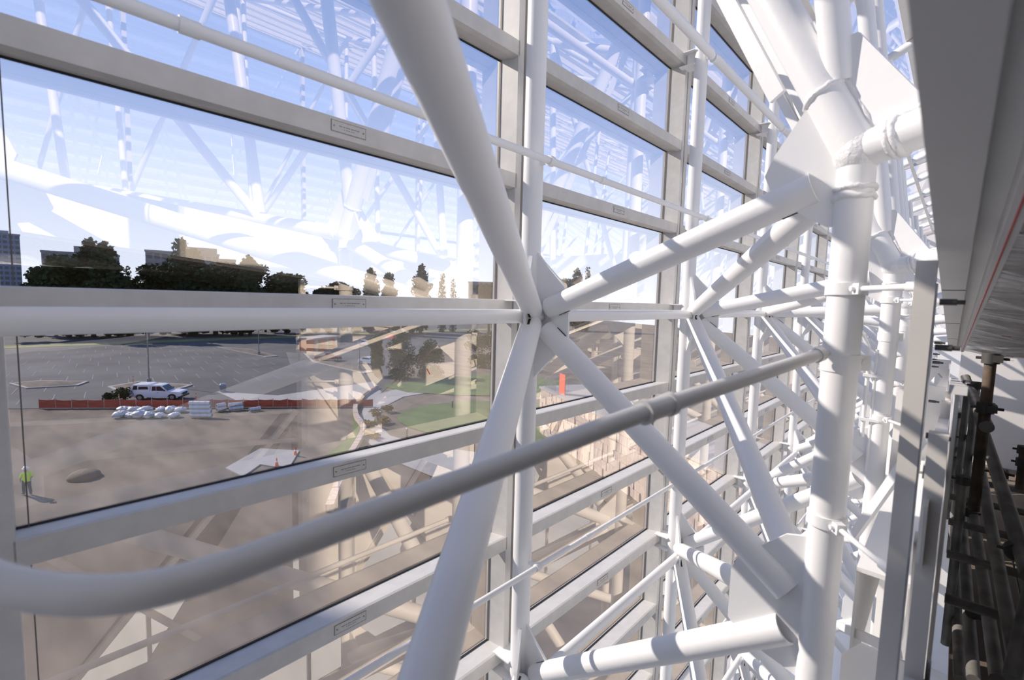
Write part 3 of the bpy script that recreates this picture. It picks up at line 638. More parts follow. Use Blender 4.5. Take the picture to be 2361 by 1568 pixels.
flat('street', [(-158,-200),(-158,260),(-900,600),(-900,-300)], GZ+0.01, 'asphalt', 'street and ground beyond the verge', 'street', thick=0.03)
# painted parking lines (thin strips)
pl = struct(empty('parking_lines', (-100, 10, GZ)), 'faded painted bay lines on the parking lot', 'markings')
for i in range(9):
    xr = -80-8.0*i
    for j in range(26):
        yv = -34+j*2.9
        b = MB(); b.box((-0.05-2.4, -0.05, 0.0), (2.4, 0.05, 0.006)); 
        o = put('line', None, pl) if False else b.build('line', M['line'], pl); o.location = (xr+100, yv-10+xr*0.05, 0.017)
        o.rotation_euler = (0,0,R(-6))
def island(pts, lab):
    P = [G(*p) for p in pts]; c = sum(P, V(0,0,0))/len(P)
    b = MB(); Q = [V(p.x, p.y, GZ+0.08) for p in P]
    if sum(Q[i].x*Q[(i+1) % len(Q)].y-Q[(i+1) % len(Q)].x*Q[i].y for i in range(len(Q))) < 0: Q.reverse()
    t = empty('kerb_island', (c.x, c.y, GZ)); tag(t, lab, 'island')
    inv = Matrix.Translation((-c.x,-c.y,-GZ))
    b.prism(Q, (0,0,1), 0.14); o = b.build('kerb', M['concrete'], t); o.matrix_parent_inverse = inv
    cc = sum(Q, V(0,0,0))/len(Q); b = MB(); b.prism([cc+(q-cc)*0.88+V(0,0,0.075) for q in Q], (0,0,1), 0.02); o = b.build('infill', M['dirt'], t); o.matrix_parent_inverse = inv
island([(20,886),(95,879),(205,881),(180,890),(60,897)], 'concrete kerb island at the left of the parking lot')
island([(248,893),(320,881),(445,889),(400,903),(270,904)], 'concrete kerb island around the lamp post behind the pickup')
island([(500,801),(575,806),(640,822),(612,824)], 'concrete kerb island around the far lamp post')
island([(700,815),(760,833),(860,858),(840,862),(720,835)], 'concrete kerb island beside the dark hedge')

# ---- curved path, kerb wall, lawns on the right
path_out = [G(*p) for p in ((1010,902),(930,915),(872,945),(868,975),(900,1005),(960,1022),(1040,1035),(1120,1046),(1230,1060),(1230,1120),(1000,1100),(900,1060),(835,1010),(828,965),(850,915),(930,893))]
flat('footpath', path_out, GZ+0.03, 'concrete', 'pale curved concrete footpath beside the lawn', 'path', thick=0.04)
flat('lawn', [G(*p) for p in ((915,962),(930,948),(975,936),(1060,926),(1180,925),(1300,940),(1300,1045),(1180,1030),(1090,1014),(1000,1002),(945,987),(920,973))], GZ+0.05, 'grass', 'green oval lawn inside the curving path', 'lawn')
flat('lawn', [G(*p) for p in ((880,890),(1000,872),(1180,860),(1300,880),(1300,915),(1060,912),(940,905))], GZ+0.05, 'grass', 'green lawn strip behind the curving path', 'lawn')
flat('lawn', [G(*p) for p in ((742,1060),(815,1000),(812,950),(838,908),(845,912),(826,955),(834,1010),(810,1060),(790,1110))], GZ+0.05, 'grass', 'narrow green strip along the low kerb wall', 'lawn')
kw = empty('kerb_wall', tuple(G(835,985))); tag(kw, 'low rough stone kerb wall curving beside the dry shrubs', 'wall'); kinv = Matrix.Translation(-G(835,985))
kp = catmull([G(*p) for p in ((868,895),(835,915),(820,940),(822,965),(838,990),(828,1020),(805,1060),(785,1110),(760,1180))], 5)
for i in range(len(kp)-1):
    b = MB(); A, B_ = kp[i], kp[i+1]; d = (B_-A)*0.48; mid = (A+B_)/2; b.beam(mid-d+V(0,0,0.22), mid+d+V(0,0,0.22+random.uniform(-.02,.03)), 0.5, 0.46); o = b.build('stone', M['stone'], kw); o.matrix_parent_inverse = kinv

# ---- orange mesh fence
fe = empty('mesh_fence', tuple(fA)); tag(fe, 'long orange-red mesh barrier fence at the edge of the dirt site', 'fence'); finv = Matrix.Translation(-fA)
Lf = (fB-fA).length; nf = 22
for i in range(nf):
    A = fA+fdir*(Lf*i/nf); B_ = fA+fdir*(Lf*(i+1)/nf); n_ = V(fdir.y,-fdir.x,0)
    b = MB(); h0, h1 = 0.98+random.uniform(-.06,.05), 0.98+random.uniform(-.06,.05)
    b.prism([A+V(0,0,0.05), B_+V(0,0,0.05), B_+V(0,0,h1), (A+B_)/2+V(0,0,min(h0,h1)-0.06), A+V(0,0,h0)], n_, 0.02); o = b.build('mesh_panel', M['fence'], fe); o.matrix_parent_inverse = finv
    b = MB(); b.tube(A, A+V(0,0,1.15), 0.03, 8); o = b.build('stake', M['zinc'], fe); o.matrix_parent_inverse = finv

# ================================================================ vehicles
def wheel(t, x, y, r, w):
    b = MB(); b.tube((x, y-w/2, r), (x, y+w/2, r), r, 20); o = b.build('wheel', M['tyre'], t)
    h = MB(); s = 1 if y > 0 else -1; h.tube((x, y+s*w*0.40, r), (x, y+s*(w/2+0.012), r), r*0.62, 14); h.build('hub', M['zinc'], o)
def extr(poly, y0_, y1_, m, name, t, inset=None):
    b = MB(); n = len(poly); a = [(p[0], y0_, p[1]) for p in poly]; c = [(p[0], y1_, p[1]) for p in poly]
    b.add(a+c, [tuple(range(n)), tuple(reversed(range(n, 2*n)))]+[((i+1) % n, i, n+i, n+(i+1) % n) for i in range(n)]); return b.build(name, m, t)
def pickup(loc, rz, lab, camper=True, paint='car_white', sc_=1.0):
    t = empty('pickup_truck', loc, rz); t.scale = (sc_,)*3; tag(t, lab, 'truck'); W2 = 0.97
    def arch(xc): return [(xc+0.50*math.cos(a), 0.36+0.46*math.sin(a)) for a in [math.pi*(1-k/8) for k in range(9)]]
    low = [(-2.85,0.50),(-2.85,1.02),(-2.80,1.10),(1.05,1.12),(2.55,1.02),(2.80,0.88),(2.82,0.48),(2.28,0.40)]
    under = [(-2.85,0.50),(-2.35,0.44)]+arch(-1.75)+[(-1.2,0.40),(1.18,0.40)]+arch(1.78)+[(2.34,0.42),(2.82,0.48),(2.80,0.88),(2.58,1.03),(1.05,1.13),(-2.80,1.12),(-2.85,1.02)]
    extr(under, -W2, W2, M[paint], 'body', t)
    cabp = [(-0.62,1.10),(-0.55,1.80),(-0.40,1.88),(0.45,1.88),(0.62,1.82),(1.30,1.12)]
    cab = extr(cabp, -W2*0.90, W2*0.90, M[paint], 'cab', t)
    for s in (-1, 1):
        y = s*W2*0.905
        b = MB(); b.prism([(-0.45,y,1.20),(0.02,y,1.20),(0.02,y,1.74),(-0.38,y,1.74)], (0,1,0), 0.012); b.build('side_window', M['car_glass'], t)
        b = MB(); b.prism([(0.07,y,1.20),(1.05,y,1.16),(0.50,y,1.74),(0.07,y,1.74)], (0,1,0), 0.012); b.build('side_window', M['car_glass'], t)
        b = MB(); b.box((0.15,s*W2-0.01,0.98),(0.33,s*W2+0.02,1.03)); b.build('door_handle', M['black'], t)
        b = MB(); b.box((-2.86,s*0.86-0.09,0.78),(-2.78,s*0.86+0.10,1.02)); b.build('tail_lamp', M['tail'], t)
        b = MB(); b.box((2.72,s*0.76-0.14,0.72),(2.825,s*0.76+0.16,0.90)); b.build('headlamp', M['zinc'], t)
        b = MB(); b.box((0.98,s*(W2+0.10)-0.08,1.16),(1.10,s*(W2+0.10)+0.08,1.34)); b.build('wing_mirror', M['black'], t)
    b = MB(); b.prism([(0.68,-W2*0.8,1.76),(0.68,W2*0.8,1.76),(1.26,W2*0.86,1.17),(1.26,-W2*0.86,1.17)], (0.7,0,0.7), 0.014); b.build('windscreen', M['car_glass'], t)
    b = MB(); b.box((2.80,-0.55,0.60),(2.85,0.55,0.92)); b.build('grille', M['black'], t)
    b = MB(); b.box((2.72,-W2,0.36),(2.90,W2,0.56)); b.build('front_bumper', M['black'], t)
    b = MB(); b.box((-2.98,-W2,0.42),(-2.84,W2,0.60)); b.build('rear_bumper', M['zinc'], t)
    if camper:
        sh = extr([(-2.84,1.11),(-2.62,1.92),(-2.45,1.99),(-0.75,1.99),(-0.66,1.92),(-0.66,1.11)], -W2*0.95, W2*0.95, M[paint], 'camper_shell', t)
        for s in (-1, 1):
            y = s*W2*0.955
            b = MB(); b.prism([(-2.50,y,1.36),(-1.98,y,1.36),(-1.98,y,1.84),(-2.38,y,1.84)], (0,1,0), 0.012); b.build('shell_window', M['car_glass'], sh)
            b = MB(); b.prism([(-1.88,y,1.38),(-0.80,y,1.38),(-0.84,y,1.74),(-1.82,y,1.74)], (0,1,0), 0.012); b.build('shell_window', M['car_glass'], sh)
        b = MB(); b.prism([(-2.80,-0.7,1.25),(-2.80,0.7,1.25),(-2.65,0.7,1.80),(-2.65,-0.7,1.80)], (-0.96,0,0.26), 0.014); b.build('rear_window', M['car_glass'], sh)
    else:
        b = MB(); b.box((-2.7,-W2*0.85,1.10),(-0.75,W2*0.85,1.135)); b.build('bed_liner', M['black'], t)
    for x in (-1.75, 1.78):
        for s in (-1, 1): wheel(t, x, s*(W2-0.13), 0.37, 0.25)
    return t
pr, pf = G(312, 920), G(425, 920); pc = (pr+pf)/2
pickup((pc.x, pc.y, GZ+0.015), math.atan2(pf.y-pr.y, pf.x-pr.x)+R(4), 'white pickup truck with camper shell parked by the orange fence')
c2 = G(757, 832); pickup((c2.x, c2.y, GZ+0.015), R(60), 'maroon and white pickup truck parked near the far lamp post', camper=False, paint='red_car', sc_=0.9)
def sedan(loc, rz, lab):
    t = empty('car', loc, rz); tag(t, lab, 'car'); W2 = 0.88
    extr([(-2.2,0.32),(-2.25,0.75),(-2.1,0.95),(-1.5,1.0),(1.0,0.98),(2.1,0.82),(2.25,0.6),(2.2,0.32)], -W2, W2, M['car_white'], 'body', t)
    extr([(-1.7,0.98),(-1.1,1.40),(-0.9,1.45),(0.2,1.45),(0.4,1.41),(1.1,0.97)], -W2*0.85, W2*0.85, M['car_white'], 'cabin', t)
    for s in (-1, 1):
        y = s*W2*0.855; b = MB(); b.prism([(-1.4,y,1.02),(0.85,y,1.02),(0.3,y,1.36),(-1.0,y,1.36)], (0,1,0), 0.014); b.build('side_window', M['car_glass'], t)
    b = MB(); b.prism([(0.45,-0.66,1.38),(0.45,0.66,1.38),(1.06,0.70,1.01),(1.06,-0.70,1.01)], (0.55,0,0.83), 0.014); b.build('windscreen', M['car_glass'], t)
    for x in (-1.4, 1.4):
        for s in (-1, 1): wheel(t, x, s*(W2-0.1), 0.32, 0.2)
for px, py, a, lab in ((852,840,20,'small white car parked in front of the dark hedge'),(845,797,35,'white car parked at the far end of the lot')):
    p = G(px, py); sedan((p.x, p.y, GZ+0.015), R(a), lab)

# ---- lamp posts
def lamp_post(px, py, h, lab):
    p = G(px, py); t = empty('lamp_post', (p.x, p.y, GZ+0.14)); tag(t, lab, 'lamp post', 'parking lot lamp posts')
    b = MB(); b.tube((0,0,0),(0,0,0.75),0.28,12); b.build('base', M['concrete'], t)
    b = MB(); b.tube((0,0,0.7),(0,0,h),0.095,10,r2=0.06); b.build('pole', M['scaffold'], t)
    for s in (-1, 1):
        b = MB(); b.beam((0,0,h-0.1),(0,s*0.7,h),0.06,0.06); b.build('arm', M['scaffold'], t)
        b = MB(); b.box((-0.22,s*0.7-0.35,h-0.06),(0.22,s*0.7+0.35,h+0.10)); b.build('lamp_head', M['zinc'], t)
lamp_post(344, 886, 8.5, 'tall lamp post standing behind the white pickup truck')
lamp_post(597, 819, 8.0, 'lamp post on the far kerb island')
lamp_post(829, 853, 5.4, 'lamp post left of the dark hedge')
# ---- bin, bollard, delineators, cones, mound, pad
p = G(514, 903); t = empty('litter_bin', tuple(p)); tag(t, 'grey round litter bin on the concrete apron', 'bin')
b = MB(); b.tube((0,0,0),(0,0,0.95),0.36,16,r2=0.40); b.build('barrel', M['concrete'], t); b = MB(); b.tube((0,0,0.95),(0,0,1.15),0.42,16,r2=0.30); b.build('lid', M['zinc'], t)
flat('apron', [G(*q) for q in ((500,903),(640,912),(860,880),(880,905),(830,938),(700,938),(560,930))], GZ+0.02, 'concrete', 'pale concrete apron beside the fence', 'paving', thick=0.03)
for px, py, lab in ((938,1009,'dark bollard beside the curving path'),(877,968,'lit bollard among the dry shrubs'),(1043,940,'small bollard at the back of the lawn')):
    p = G(px, py); t = empty('bollard', tuple(p)); tag(t, lab, 'bollard'); b = MB(); b.tube((0,0,0),(0,0,0.85),0.09,12); b.build('post', M['coupler'], t); b = MB(); b.ball((0,0,0.86),0.09,12,8); b.build('cap', M['zinc'], t)
for px, py, lab in ((307,884,'orange delineator post on the lamp post island'),(275,930,'red and white delineator post behind the fence near the shrub'),(452,926,'orange delineator post right of the pickup truck')):
    p = G(px, py); t = empty('delineator', tuple(p)); tag(t, lab, 'post'); b = MB(); b.tube((0,0,0),(0,0,0.06),0.22,12); b.build('base', M['black'], t); b = MB(); b.tube((0,0,0.05),(0,0,1.1),0.05,10); b.build('tube', M['cone'], t); b = MB(); b.tube((0,0,0.7),(0,0,0.85),0.053,10); b.build('band', M['hat'], t)
for px, py, lab in ((681,1050,'orange traffic cone in front of the dark gap'),(638,1076,'orange traffic cone at the corner of the concrete pad')):
    p = G(px, py); t = empty('traffic_cone', tuple(p)); tag(t, lab, 'cone'); b = MB(); b.box((-0.2,-0.2,0),(0.2,0.2,0.04)); b.build('base', M['black'], t)
    b = MB(); b.tube((0,0,0.03),(0,0,0.72),0.15,14,r2=0.03); b.build('body', M['cone'], t); b = MB(); b.tube((0,0,0.36),(0,0,0.50),0.092,14,r2=0.073); b.build('band', M['hat'], t)
flat('concrete_pad', [G(*q) for q in ((520,1080),(600,1035),(690,1040),(665,1082),(600,1072),(560,1100))], GZ+0.06, 'concrete', 'broken pale concrete pad beside the traffic cones', 'pad', thick=0.1)
p = G(195, 1100); b = MB(); b.ball(p+V(0,0,0.05), 0.95, 20, 10, (1,1,0.5), 0.06); tag(b.build('dirt_mound', M['dirt']), 'round low dirt mound on the site', 'mound')

# ---- silver bags and duct bundles
rb = random.Random(11); bagn = 0
bag_words = ['leftmost','second from left','third from left','fourth from left','fifth from left','sixth from left','seventh from left','eighth from left','ninth from left','tenth from left','rightmost']
bag_me = []
for q in range(4):
    b = MB(); random.seed(20+q); b.ball((0,0,0.28), 0.52, 18, 11, (1.0,1.3,0.64), 0.24); bag_me.append(b.mesh('silver_bag', M['silver']))
for row, (y_, xs) in enumerate(((950, (285,310,335,372,395,415)), (962, (278,300,322,345,368,402)))):
    for k, px in enumerate(xs):
        p = G(px, y_); o = put('wrapped_bundle', bag_me[(k+row) % 4], loc=(p.x, p.y, GZ), rot=(0,0,rb.uniform(0,6.28))); s = rb.uniform(0.8,1.15); o.scale = (s,s,s)
        tag(o, 'crumpled silver bundle by the fence, %s of the %s row' % (bag_words[k] if k < 5 else 'rightmost', 'back' if row == 0 else 'front'), 'bundle', 'silver wrapped bundles by the fence')
for k, (x0, x1, y_, n_) in enumerate(((441,489,963,4),(500,520,950,2),(528,560,948,2),(575,600,950,1))):
    A, B_ = G(x0, y_), G(x1, y_-(4 if k else 0)); d = (B_-A); lev = 0
    for q in range(n_):
        h = 0.24+0.42*q; back = V(-0.20*q, 0.0, 0)
        t = empty('duct_pipe', (A.x+back.x, A.y, GZ+h)); b = MB(); b.tube((0,0,0), tuple(d) if k else (d.x, d.y, 0), 0.23, 16, hollow=0.4); b.build('pipe', M['steel_pipe'], t)
        w = MB(); e_ = d.normalized()
        for f in (0.2, 0.5, 0.8): w.tube(d*f-e_*0.03, d*f+e_*0.03, 0.245, 16)
        w.build('rib', M['zinc'], t)
        tag(t, 'galvanised duct, %s of the %s stack by the silver bundles' % (['lowest','second','third','topmost'][q], ['long','first short','second short','single'][k]), 'duct', 'galvanised ducts by the fence')

# ================================================================ worker
def worker(px, py):
    p = G(px, py); t = empty('person', (p.x, p.y, GZ+0.02), R(200)); tag(t, 'person in yellow-green vest and white hard hat walking on the dirt', 'person')
    J = {'pel':(0,0,0.95),'bel':(0,0,1.08),'che':(0.02,0,1.33),'nek':(0.03,0,1.50),'hd0':(0.05,0,1.60),'hd1':(0.06,0,1.74)}
    vs_ = []; rad = []; ed = []; idx = {}
    def vadd(k, c, r, par=None):
        idx[k] = len(vs_); vs_.append(c); rad.append(r)
        if par: ed.append((idx[par], idx[k]))
    vadd('pel', J['pel'], 0.15); vadd('bel', J['bel'], 0.135, 'pel'); vadd('che', J['che'], 0.16, 'bel'); vadd('nek', J['nek'], 0.06, 'che'); vadd('hd0', J['hd0'], 0.085, 'nek'); vadd('hd1', J['hd1'], 0.085, 'hd0'); vadd('nose', (0.155,0,1.655), 0.014, 'hd0')
    for s, n_ in ((1,'l'),(-1,'r')):
        vadd('sh'+n_, (0,s*0.19,1.42), 0.065, 'che'); vadd('el'+n_, (-0.02+0.10*s,s*0.25,1.16), 0.045, 'sh'+n_); vadd('wr'+n_, (0.12+0.08*s,s*0.22,0.95), 0.03, 'el'+n_)
        vadd('pa'+n_, (0.15+0.08*s,s*0.22,0.88), 0.033, 'wr'+n_)
        for f in range(4): vadd('f%d'%f+n_, (0.14+0.08*s+0.022*f,s*0.215,0.80+0.006*abs(f-1.5)), 0.009, 'pa'+n_)
        vadd('th'+n_, (0.19+0.08*s,s*0.19,0.86), 0.010, 'pa'+n_)
        vadd('hp'+n_, (0,s*0.10,0.90), 0.105, 'pel'); vadd('kn'+n_, (0.10*s+0.03,s*0.11,0.50), 0.068, 'hp'+n_); vadd('an'+n_, (0.16*s-0.03,s*0.11,0.09), 0.045, 'kn'+n_); vadd('to'+n_, (0.16*s+0.14,s*0.12,0.04), 0.04, 'an'+n_)
    me = bpy.data.meshes.new('body'); me.from_pydata(vs_, ed, []); o = bpy.data.objects.new('body', me); col.objects.link(o); o.parent = t; me.materials.append(M['skin'])
    sk = o.modifiers.new('skin', 'SKIN'); sk.use_smooth_shade = True
    for i, r in enumerate(rad): me.skin_vertices[0].data[i].radius = (r, r)
    me.skin_vertices[0].data[0].use_root = True
    o.modifiers.new('sub', 'SUBSURF').levels = 1
    b = MB(); b.path([(0,0,0.88),(0,0,1.05),(0.02,0,1.30),(0.01,0,1.44),(0.02,0,1.50)], [0.20,0.185,0.215,0.20,0.08], 14)
    for s in (1,-1): b.path([(0,s*0.17,1.43),(-0.01+0.05*s,s*0.235,1.29),(-0.02+0.10*s,s*0.255,1.17)], [0.085,0.075,0.065], 10)
    b.build('vest', M['hivis'], t)
    b = MB()
    for s in (1,-1): b.path([(0,s*0.09,0.97),(0.02*s,s*0.10,0.82),(0.10*s+0.03,s*0.11,0.50),(0.16*s-0.03,s*0.11,0.12)], [0.135,0.12,0.088,0.075], 12)
    b.build('trousers', M['jeans'], t)
    b = MB(); b.ball((0.06,0,1.74),0.135,16,10,(1.1,0.95,0.85)); b.tube((0.06,0,1.715),(0.06,0,1.73),0.165,16); b.build('hard_hat', M['hat'], t)
    b = MB()
    for s in (1,-1): b.path([(0.16*s-0.07,s*0.11,0.05),(0.16*s+0.02,s*0.115,0.06),(0.16*s+0.17,s*0.12,0.045)], [0.05,0.058,0.045], 10)
    b.build('boots', M['black'], t)
    for s in (-1,1):
        pass
worker(63, 1140)

# ================================================================ vegetation
def leaf_mesh(name, blobs, n, size, m, seed):
    rn = random.Random(seed); b = MB(); vs_ = []; fs = []
    tot = sum(bb[3]*bb[4] for bb in blobs)
    for (x, y, z, rx, rz) in blobs:
        for _ in range(int(n*rx*rz/tot)):
            th = rn.uniform(0, 6.283); ph = math.acos(rn.uniform(-1, 1)); q = rn.random()**0.33
            c = V(x+rx*q*math.sin(ph)*math.cos(th), y+rx*q*math.sin(ph)*math.sin(th), z+rz*q*math.cos(ph))
            a = V(rn.gauss(0,1), rn.gauss(0,1), rn.gauss(0,1)).normalized(); e = a.orthogonal().normalized(); s = size*rn.uniform(0.5, 1.4)
            o = len(vs_); vs_ += [c+a*s, c+e*s*0.7, c-a*s*0.6, c-e*s*0.7]; fs.append((o,o+1,o+2,o+3))
    b.add(vs_, fs); return b.mesh(name, m)
def pine_blobs(rn, w, h, base):
    bl = []
    for k in range(13):
        f = (k+0.5)/13; z = base+(h-base)*f; r = w*(1-0.62*f)*rn.uniform(0.5,0.85)
        a = rn.uniform(0, 6.28); off = w*(1-f)*rn.uniform(0.1,0.5); bl.append((off*math.cos(a), off*math.sin(a), z, r, r*rn.uniform(0.5,0.8)))
    bl.append((0,0,h*0.97,w*0.12,h*0.06)); return bl
def round_blobs(rn, w, h, base):
    bl = []
    for k in range(11):
        a = rn.uniform(0,6.28); off = w*rn.uniform(0.1,0.62); z = base+(h-base)*rn.uniform(0.15,0.85); r = w*rn.uniform(0.28,0.45); bl.append((off*math.cos(a), off*math.sin(a), z, r, r*0.75))
    return bl
protos = {}
for kind in ('pine', 'round', 'cypress'):
    for q in range(3):
        rn = random.Random(100+q*7+len(kind)); w, h, base = {'pine':(0.30,1.0,0.12),'round':(0.40,1.0,0.16),'cypress':(0.09,1.0,0.03)}[kind]
        if kind == 'pine': bl = pine_blobs(rn, w, h, base)
        elif kind == 'round': bl = round_blobs(rn, w, h, base)
        else: bl = [(0,0,0.08+0.9*k/9, 0.085*(1-0.75*abs(k/9-0.3)), 0.10) for k in range(10)]
        lm = leaf_mesh('crown', bl, {'pine':4200,'round':4500,'cypress':1400}[kind], 0.026 if kind != 'cypress' else 0.016, M['leaf'], 50+q)
        tb = MB(); tb.path([(0,0,0),(0.01,0.005,0.3),(0,0,0.8)], [0.022,0.017,0.006], 7)
        for k in range(5):
            a = k*1.3+q; z = 0.35+0.09*k; tb.path([(0,0,z),(0.12*math.cos(a),0.12*math.sin(a),z+0.09)], [0.008,0.003], 5)
        protos[(kind,q)] = (lm, tb.mesh('trunk', M['bark']))
tree_list = [(72,628,190,'cypress',1.0),(120,612,185,'round',1.0),(150,583,180,'round',1.1),(205,553,178,'pine',1.0),(240,563,176,'pine',1.1),(262,610,182,'round',0.9),(295,625,170,'cypress',0.9),(333,600,172,'round',1.25),(385,612,185,'round',1.1),(416,553,176,'pine',1.05),(447,578,180,'pine',1.0),(492,592,176,'round',1.4),(535,600,182,'round',1.2),(573,594,172,'pine',1.1),(610,640,186,'round',1.0),(657,627,176,'round',1.2),(695,642,182,'round',1.0),(757,645,180,'round',1.3),(800,655,190,'round',1.2),(855,622,178,'pine',0.9),(897,632,184,'pine',1.0),(972,612,180,'pine',0.9),(1020,640,190,'cypress',1.3),(1045,650,192,'cypress',1.2),(1130,650,185,'round',1.2),(1332,622,220,'pine',0.8),(1356,624,224,'cypress',1.0),(1302,638,222,'round',0.8)]
words = {'pine':'tall ragged pine','round':'broad dark evergreen tree','cypress':'slim pointed cypress'}
prev = {}
for i, (px, py, d, kind, wd) in enumerate(tree_list):
    T = far(px, py, d); h = T.z-GZ
    t = empty('tree', (T.x, T.y, GZ), i*1.7); t.scale = (h*wd*(1 if kind != 'cypress' else 1), h*wd, h)
    lm, tm = protos[(kind, i % 3)]; put('crown', lm, t); put('trunk', tm, t)
    prev[kind] = prev.get(kind, 0)
    tag(t, '%s on the skyline, %s of its kind from the left' % (words[kind], ordinal(prev[kind]) if prev[kind] < 16 else 'last'), 'tree', 'trees along the skyline'); prev[kind] += 1
# low hedge of trees along the street
for i in range(30):
    px = 20+i*32; T = far(px, 668, 168); h = 5.0+random.random()*2.5; t = empty('street_shrub', (T.x, T.y, GZ), i*2.1); t.scale = (h*1.0, h*1.0, h)
    lm, tm = protos[('round', i % 3)]; put('crown', lm, t)
    tag(t, 'low dark shrub in the far hedge line, %s from the left' % numword(i), 'shrub', 'hedge line shrubs at the far edge of the lot')
def bush(px, py, w, h, m, lab, n=900, name='shrub'):
    p = G(px, py); rn = random.Random(px); bl = [(rn.uniform(-.5,.5)*w, rn.uniform(-.5,.5)*w*0.6, rn.uniform(0.25,0.7)*h, w*0.32, h*0.3) for _ in range(8)]
    t = empty(name, tuple(p)); tag(t, lab, 'shrub'); put('foliage', leaf_mesh('foliage', bl, n, 0.10*max(h,1)**0.4, M[m], px), t)
    b = MB(); 
    for k in range(4): b.path([(0.05*k-.1,0,0),(bl[k][0]*0.7, bl[k][1]*0.7, bl[k][2])], [0.05,0.02], 5)
    b.build('stem', M['bark'], t)
bush(290,925,2.2,1.9,'leaf','dark leafy shrub left of the white pickup truck'); bush(252,925,1.2,1.2,'leaf','small dark shrub left of the larger one by the pickup')
for k, (x, y) in enumerate(((852,985),(868,958),(880,975),(860,1010),(893,950))): bush(x, y, 1.3, 0.9, 'leaf3', 'dry tan shrub beside the curving path, %s of the clump' % ordinal(k), 500)
# dark tall hedge beside the lot
def tall_hedge(px, py, w, h, lab, seed, m='leaf'):
    p = G(px, py); rn = random.Random(seed); bl = [(rn.uniform(-.5,.5)*w, rn.uniform(-.5,.5)*w*.6, rn.uniform(0.05,0.95)*h, w*0.33, h*0.16) for _ in range(16)]
    t = empty('tall_shrub', tuple(p)); tag(t, lab, 'shrub'); put('foliage', leaf_mesh('foliage', bl, 5000, 0.16, M[m], seed), t)
    b = MB(); b.path([(0,0,0),(0.1,0,h*0.7)], [0.16,0.05], 7); b.build('stem', M['bark'], t)
tall_hedge(925,872,4.2,7.6,'dark dense tall shrub in the middle of the view beside the lot',1); tall_hedge(985,868,3.6,6.0,'dark dense tall shrub right of the middle one',2); tall_hedge(868,868,2.2,7.0,'olive tall shrub with yellowing leaves left of the dark mass',3,'leaf2'); tall_hedge(1110,845,5.0,7.0,'dark shrub mass beside the upright at the wall joint',5)

# ================================================================ buildings
def building(x0, x1, ytop, d, m, lab, floors, cols_, step=None):
    A = far(x0, ytop, d); B_ = far(x1, ytop, d); zt_ = max(A.z, B_.z); dv = (B_-A); L_ = V(dv.x, dv.y, 0).length; e = V(dv.x, dv.y, 0).normalized(); nrm = V(e.y, -e.x, 0)
    if nrm.dot(V(-A.x, -A.y, 0)) < 0: nrm = -nrm
    t = empty('office_building', (A.x, A.y, GZ)); tag(t, lab, 'building'); H_ = zt_-GZ; dep = 18
    def P(u_, w_, z_): return V(e.x*u_-nrm.x*w_, e.y*u_-nrm.y*w_, z_)
    def bx_(u0_, u1_, w0_, w1_, z0_, z1_):
        b = MB(); vs_ = [P(u_, w_, z_) for z_ in (z0_, z1_) for u_, w_ in ((u0_,w0_),(u1_,w0_),(u1_,w1_),(u0_,w1_))]
        b.add(vs_, [(3,2,1,0),(4,5,6,7),(0,1,5,4),(1,2,6,5),(2,3,7,6),(3,0,4,7)]); return b
    bx_(0, L_, 0, dep, 0, H_).build('block', M[m], t); bx_(-0.3, L_+0.3, -0.3, dep, H_, H_+0.8).build('parapet', M[m], t)
    if step: bx_(L_*step[0], L_*step[1], 4, dep-2, H_+0.8, H_+0.8+step[2]).build('roof_plant', M[m], t)
    fh = H_/floors; cw = L_/cols_
    for f in range(floors):
        for c in range(cols_):
            if f*fh+fh < H_-14 - (0 if floors < 12 else 20): continue
            bx_(c*cw+cw*0.15, c*cw+cw*0.85, -0.06, 0.2, f*fh+fh*0.3, f*fh+fh*0.85).build('window', M['bldgwin'], t)
building(-40, 45, 543, 470, 'bldgblue', 'tall blue-grey office tower at the far left edge', 14, 6, (0.1,0.7,2.0))
building(95, 275, 592, 290, 'bldg', 'grey slab office building behind the left trees', 7, 10, (0.4,0.75,3.0))
building(335, 505, 590, 285, 'bldg', 'wide grey office building behind the central trees', 7, 10, (0.55,0.98,3.0))
building(507, 543, 602, 312, 'bldg', 'lower grey wing of the central office building', 6, 2)
building(1080, 1180, 655, 260, 'bldg', 'low tan office building behind the near pipe node', 4, 5)

# red block standing in for a blurred reflection in the glass
def reflection_block():
    p = G(735, 806); t = empty('reflection_block', (p.x, p.y, GZ), R(25)); tag(t, 'red block with grey pillars standing in for a blurred reflection', 'reflection_block')
    b = MB(); b.box((-2,-4.2,0),(2,4.2,2.8)); b.build('wall', M['red_wall'], t)
    b = MB(); b.box((-2.6,-4.9,2.8),(2.6,4.9,3.25)); b.build('roof', M['concrete'], t)
    for y in (-3.4, 0.2, 3.4): b = MB(); b.box((2.0,y-0.3,0),(2.5,y+0.3,2.8)); b.build('pillar', M['concrete'], t)
    for y in (-1.6, 1.8): b = MB(); b.box((2.0,y-0.7,0.9),(2.03,y+0.7,2.2)); b.build('window', M['bldgwin'], t)
reflection_block()
p = G(905, 800); t = empty('parasol', (p.x, p.y, GZ)); tag(t, 'red parasol above the dark shrubs', 'parasol'); b = MB(); b.tube((0,0,0),(0,0,3.0),0.05,8); b.build('pole', M['zinc'], t); b = MB(); b.tube((0,0,2.6),(0,0,3.5),2.2,14,r2=0.1); b.build('canopy', M['red_wall'], t)

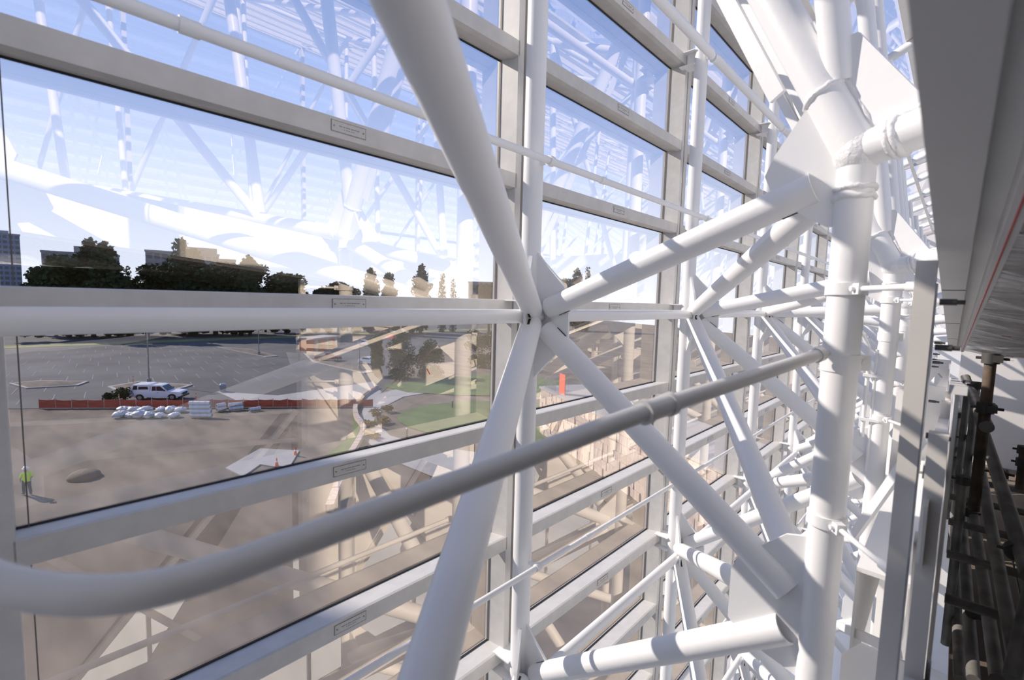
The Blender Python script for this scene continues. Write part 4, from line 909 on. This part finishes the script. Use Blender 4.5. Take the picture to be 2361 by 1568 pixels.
# stone faced annexe below the receding panes
def annexe():
    A, B_ = G(1262, 1010), G(1520, 1190)
    t = empty('stone_annexe', tuple(A)); tag(t, 'rough stone faced annexe wall seen down through the second bay', 'building')
    d = V(B_.x-A.x, B_.y-A.y, 0); L_ = d.length; e = d.normalized(); nrm = V(e.y,-e.x,0)
    if nrm.dot(V(-A.x,-A.y,0)) < 0: nrm = -nrm
    H_ = 4.6; rows_ = 7; nblk = 14; rn = random.Random(4)
    def P(u_, w_, z_): return V(e.x*u_+nrm.x*w_, e.y*u_+nrm.y*w_, z_)
    b = MB(); vs_ = [P(u_, w_, z_) for z_ in (0, H_) for u_, w_ in ((-2,-6),(L_+6,-6),(L_+6,-0.15),(-2,-0.15))]; b.add(vs_, [(3,2,1,0),(4,5,6,7),(0,1,5,4),(1,2,6,5),(2,3,7,6),(3,0,4,7)]); b.build('core_wall', M['concrete'], t)
    for r_ in range(rows_):
        u_ = -2.0
        while u_ < L_+5.4:
            w_ = rn.uniform(0.5, 1.1); z0_ = r_*H_/rows_; z1_ = z0_+H_/rows_-0.03; pd = rn.uniform(-0.05, 0.09)
            b = MB(); vs_ = [P(uu, ww, zz) for zz in (z0_, z1_) for uu, ww in ((u_,-0.15),(u_+w_-0.03,-0.15),(u_+w_-0.03,pd+rn.uniform(-.03,.03)),(u_,pd))]
            b.add(vs_, [(3,2,1,0),(4,5,6,7),(0,1,5,4),(1,2,6,5),(2,3,7,6),(3,0,4,7)]); b.build('stone', M['stone'], t); u_ += w_
    b = MB(); b.add([P(u_, w_, z_) for z_ in (H_, H_+0.2) for u_, w_ in ((-2.2,-6.2),(L_+6.2,-6.2),(L_+6.2,0.1),(-2.2,0.1))], [(3,2,1,0),(4,5,6,7),(0,1,5,4),(1,2,6,5),(2,3,7,6),(3,0,4,7)]); b.build('coping', M['concrete'], t)
    for k in range(10): b = MB(); q = P(-1.9+0.28*k, -0.4, H_+0.2); b.tube(q, q+V(0,0,1.1), 0.03, 8); b.build('baluster', M['concrete'], t)
    b = MB(); c = P(1.4, -0.45, H_+0.2); b.beam(c, c+e*1.2, 0.06, 1.9); b.v = [(x,y,z+0.95) for x,y,z in b.v]; b.build('orange_board', M['orange_panel'], t, 'orange board')
annexe()
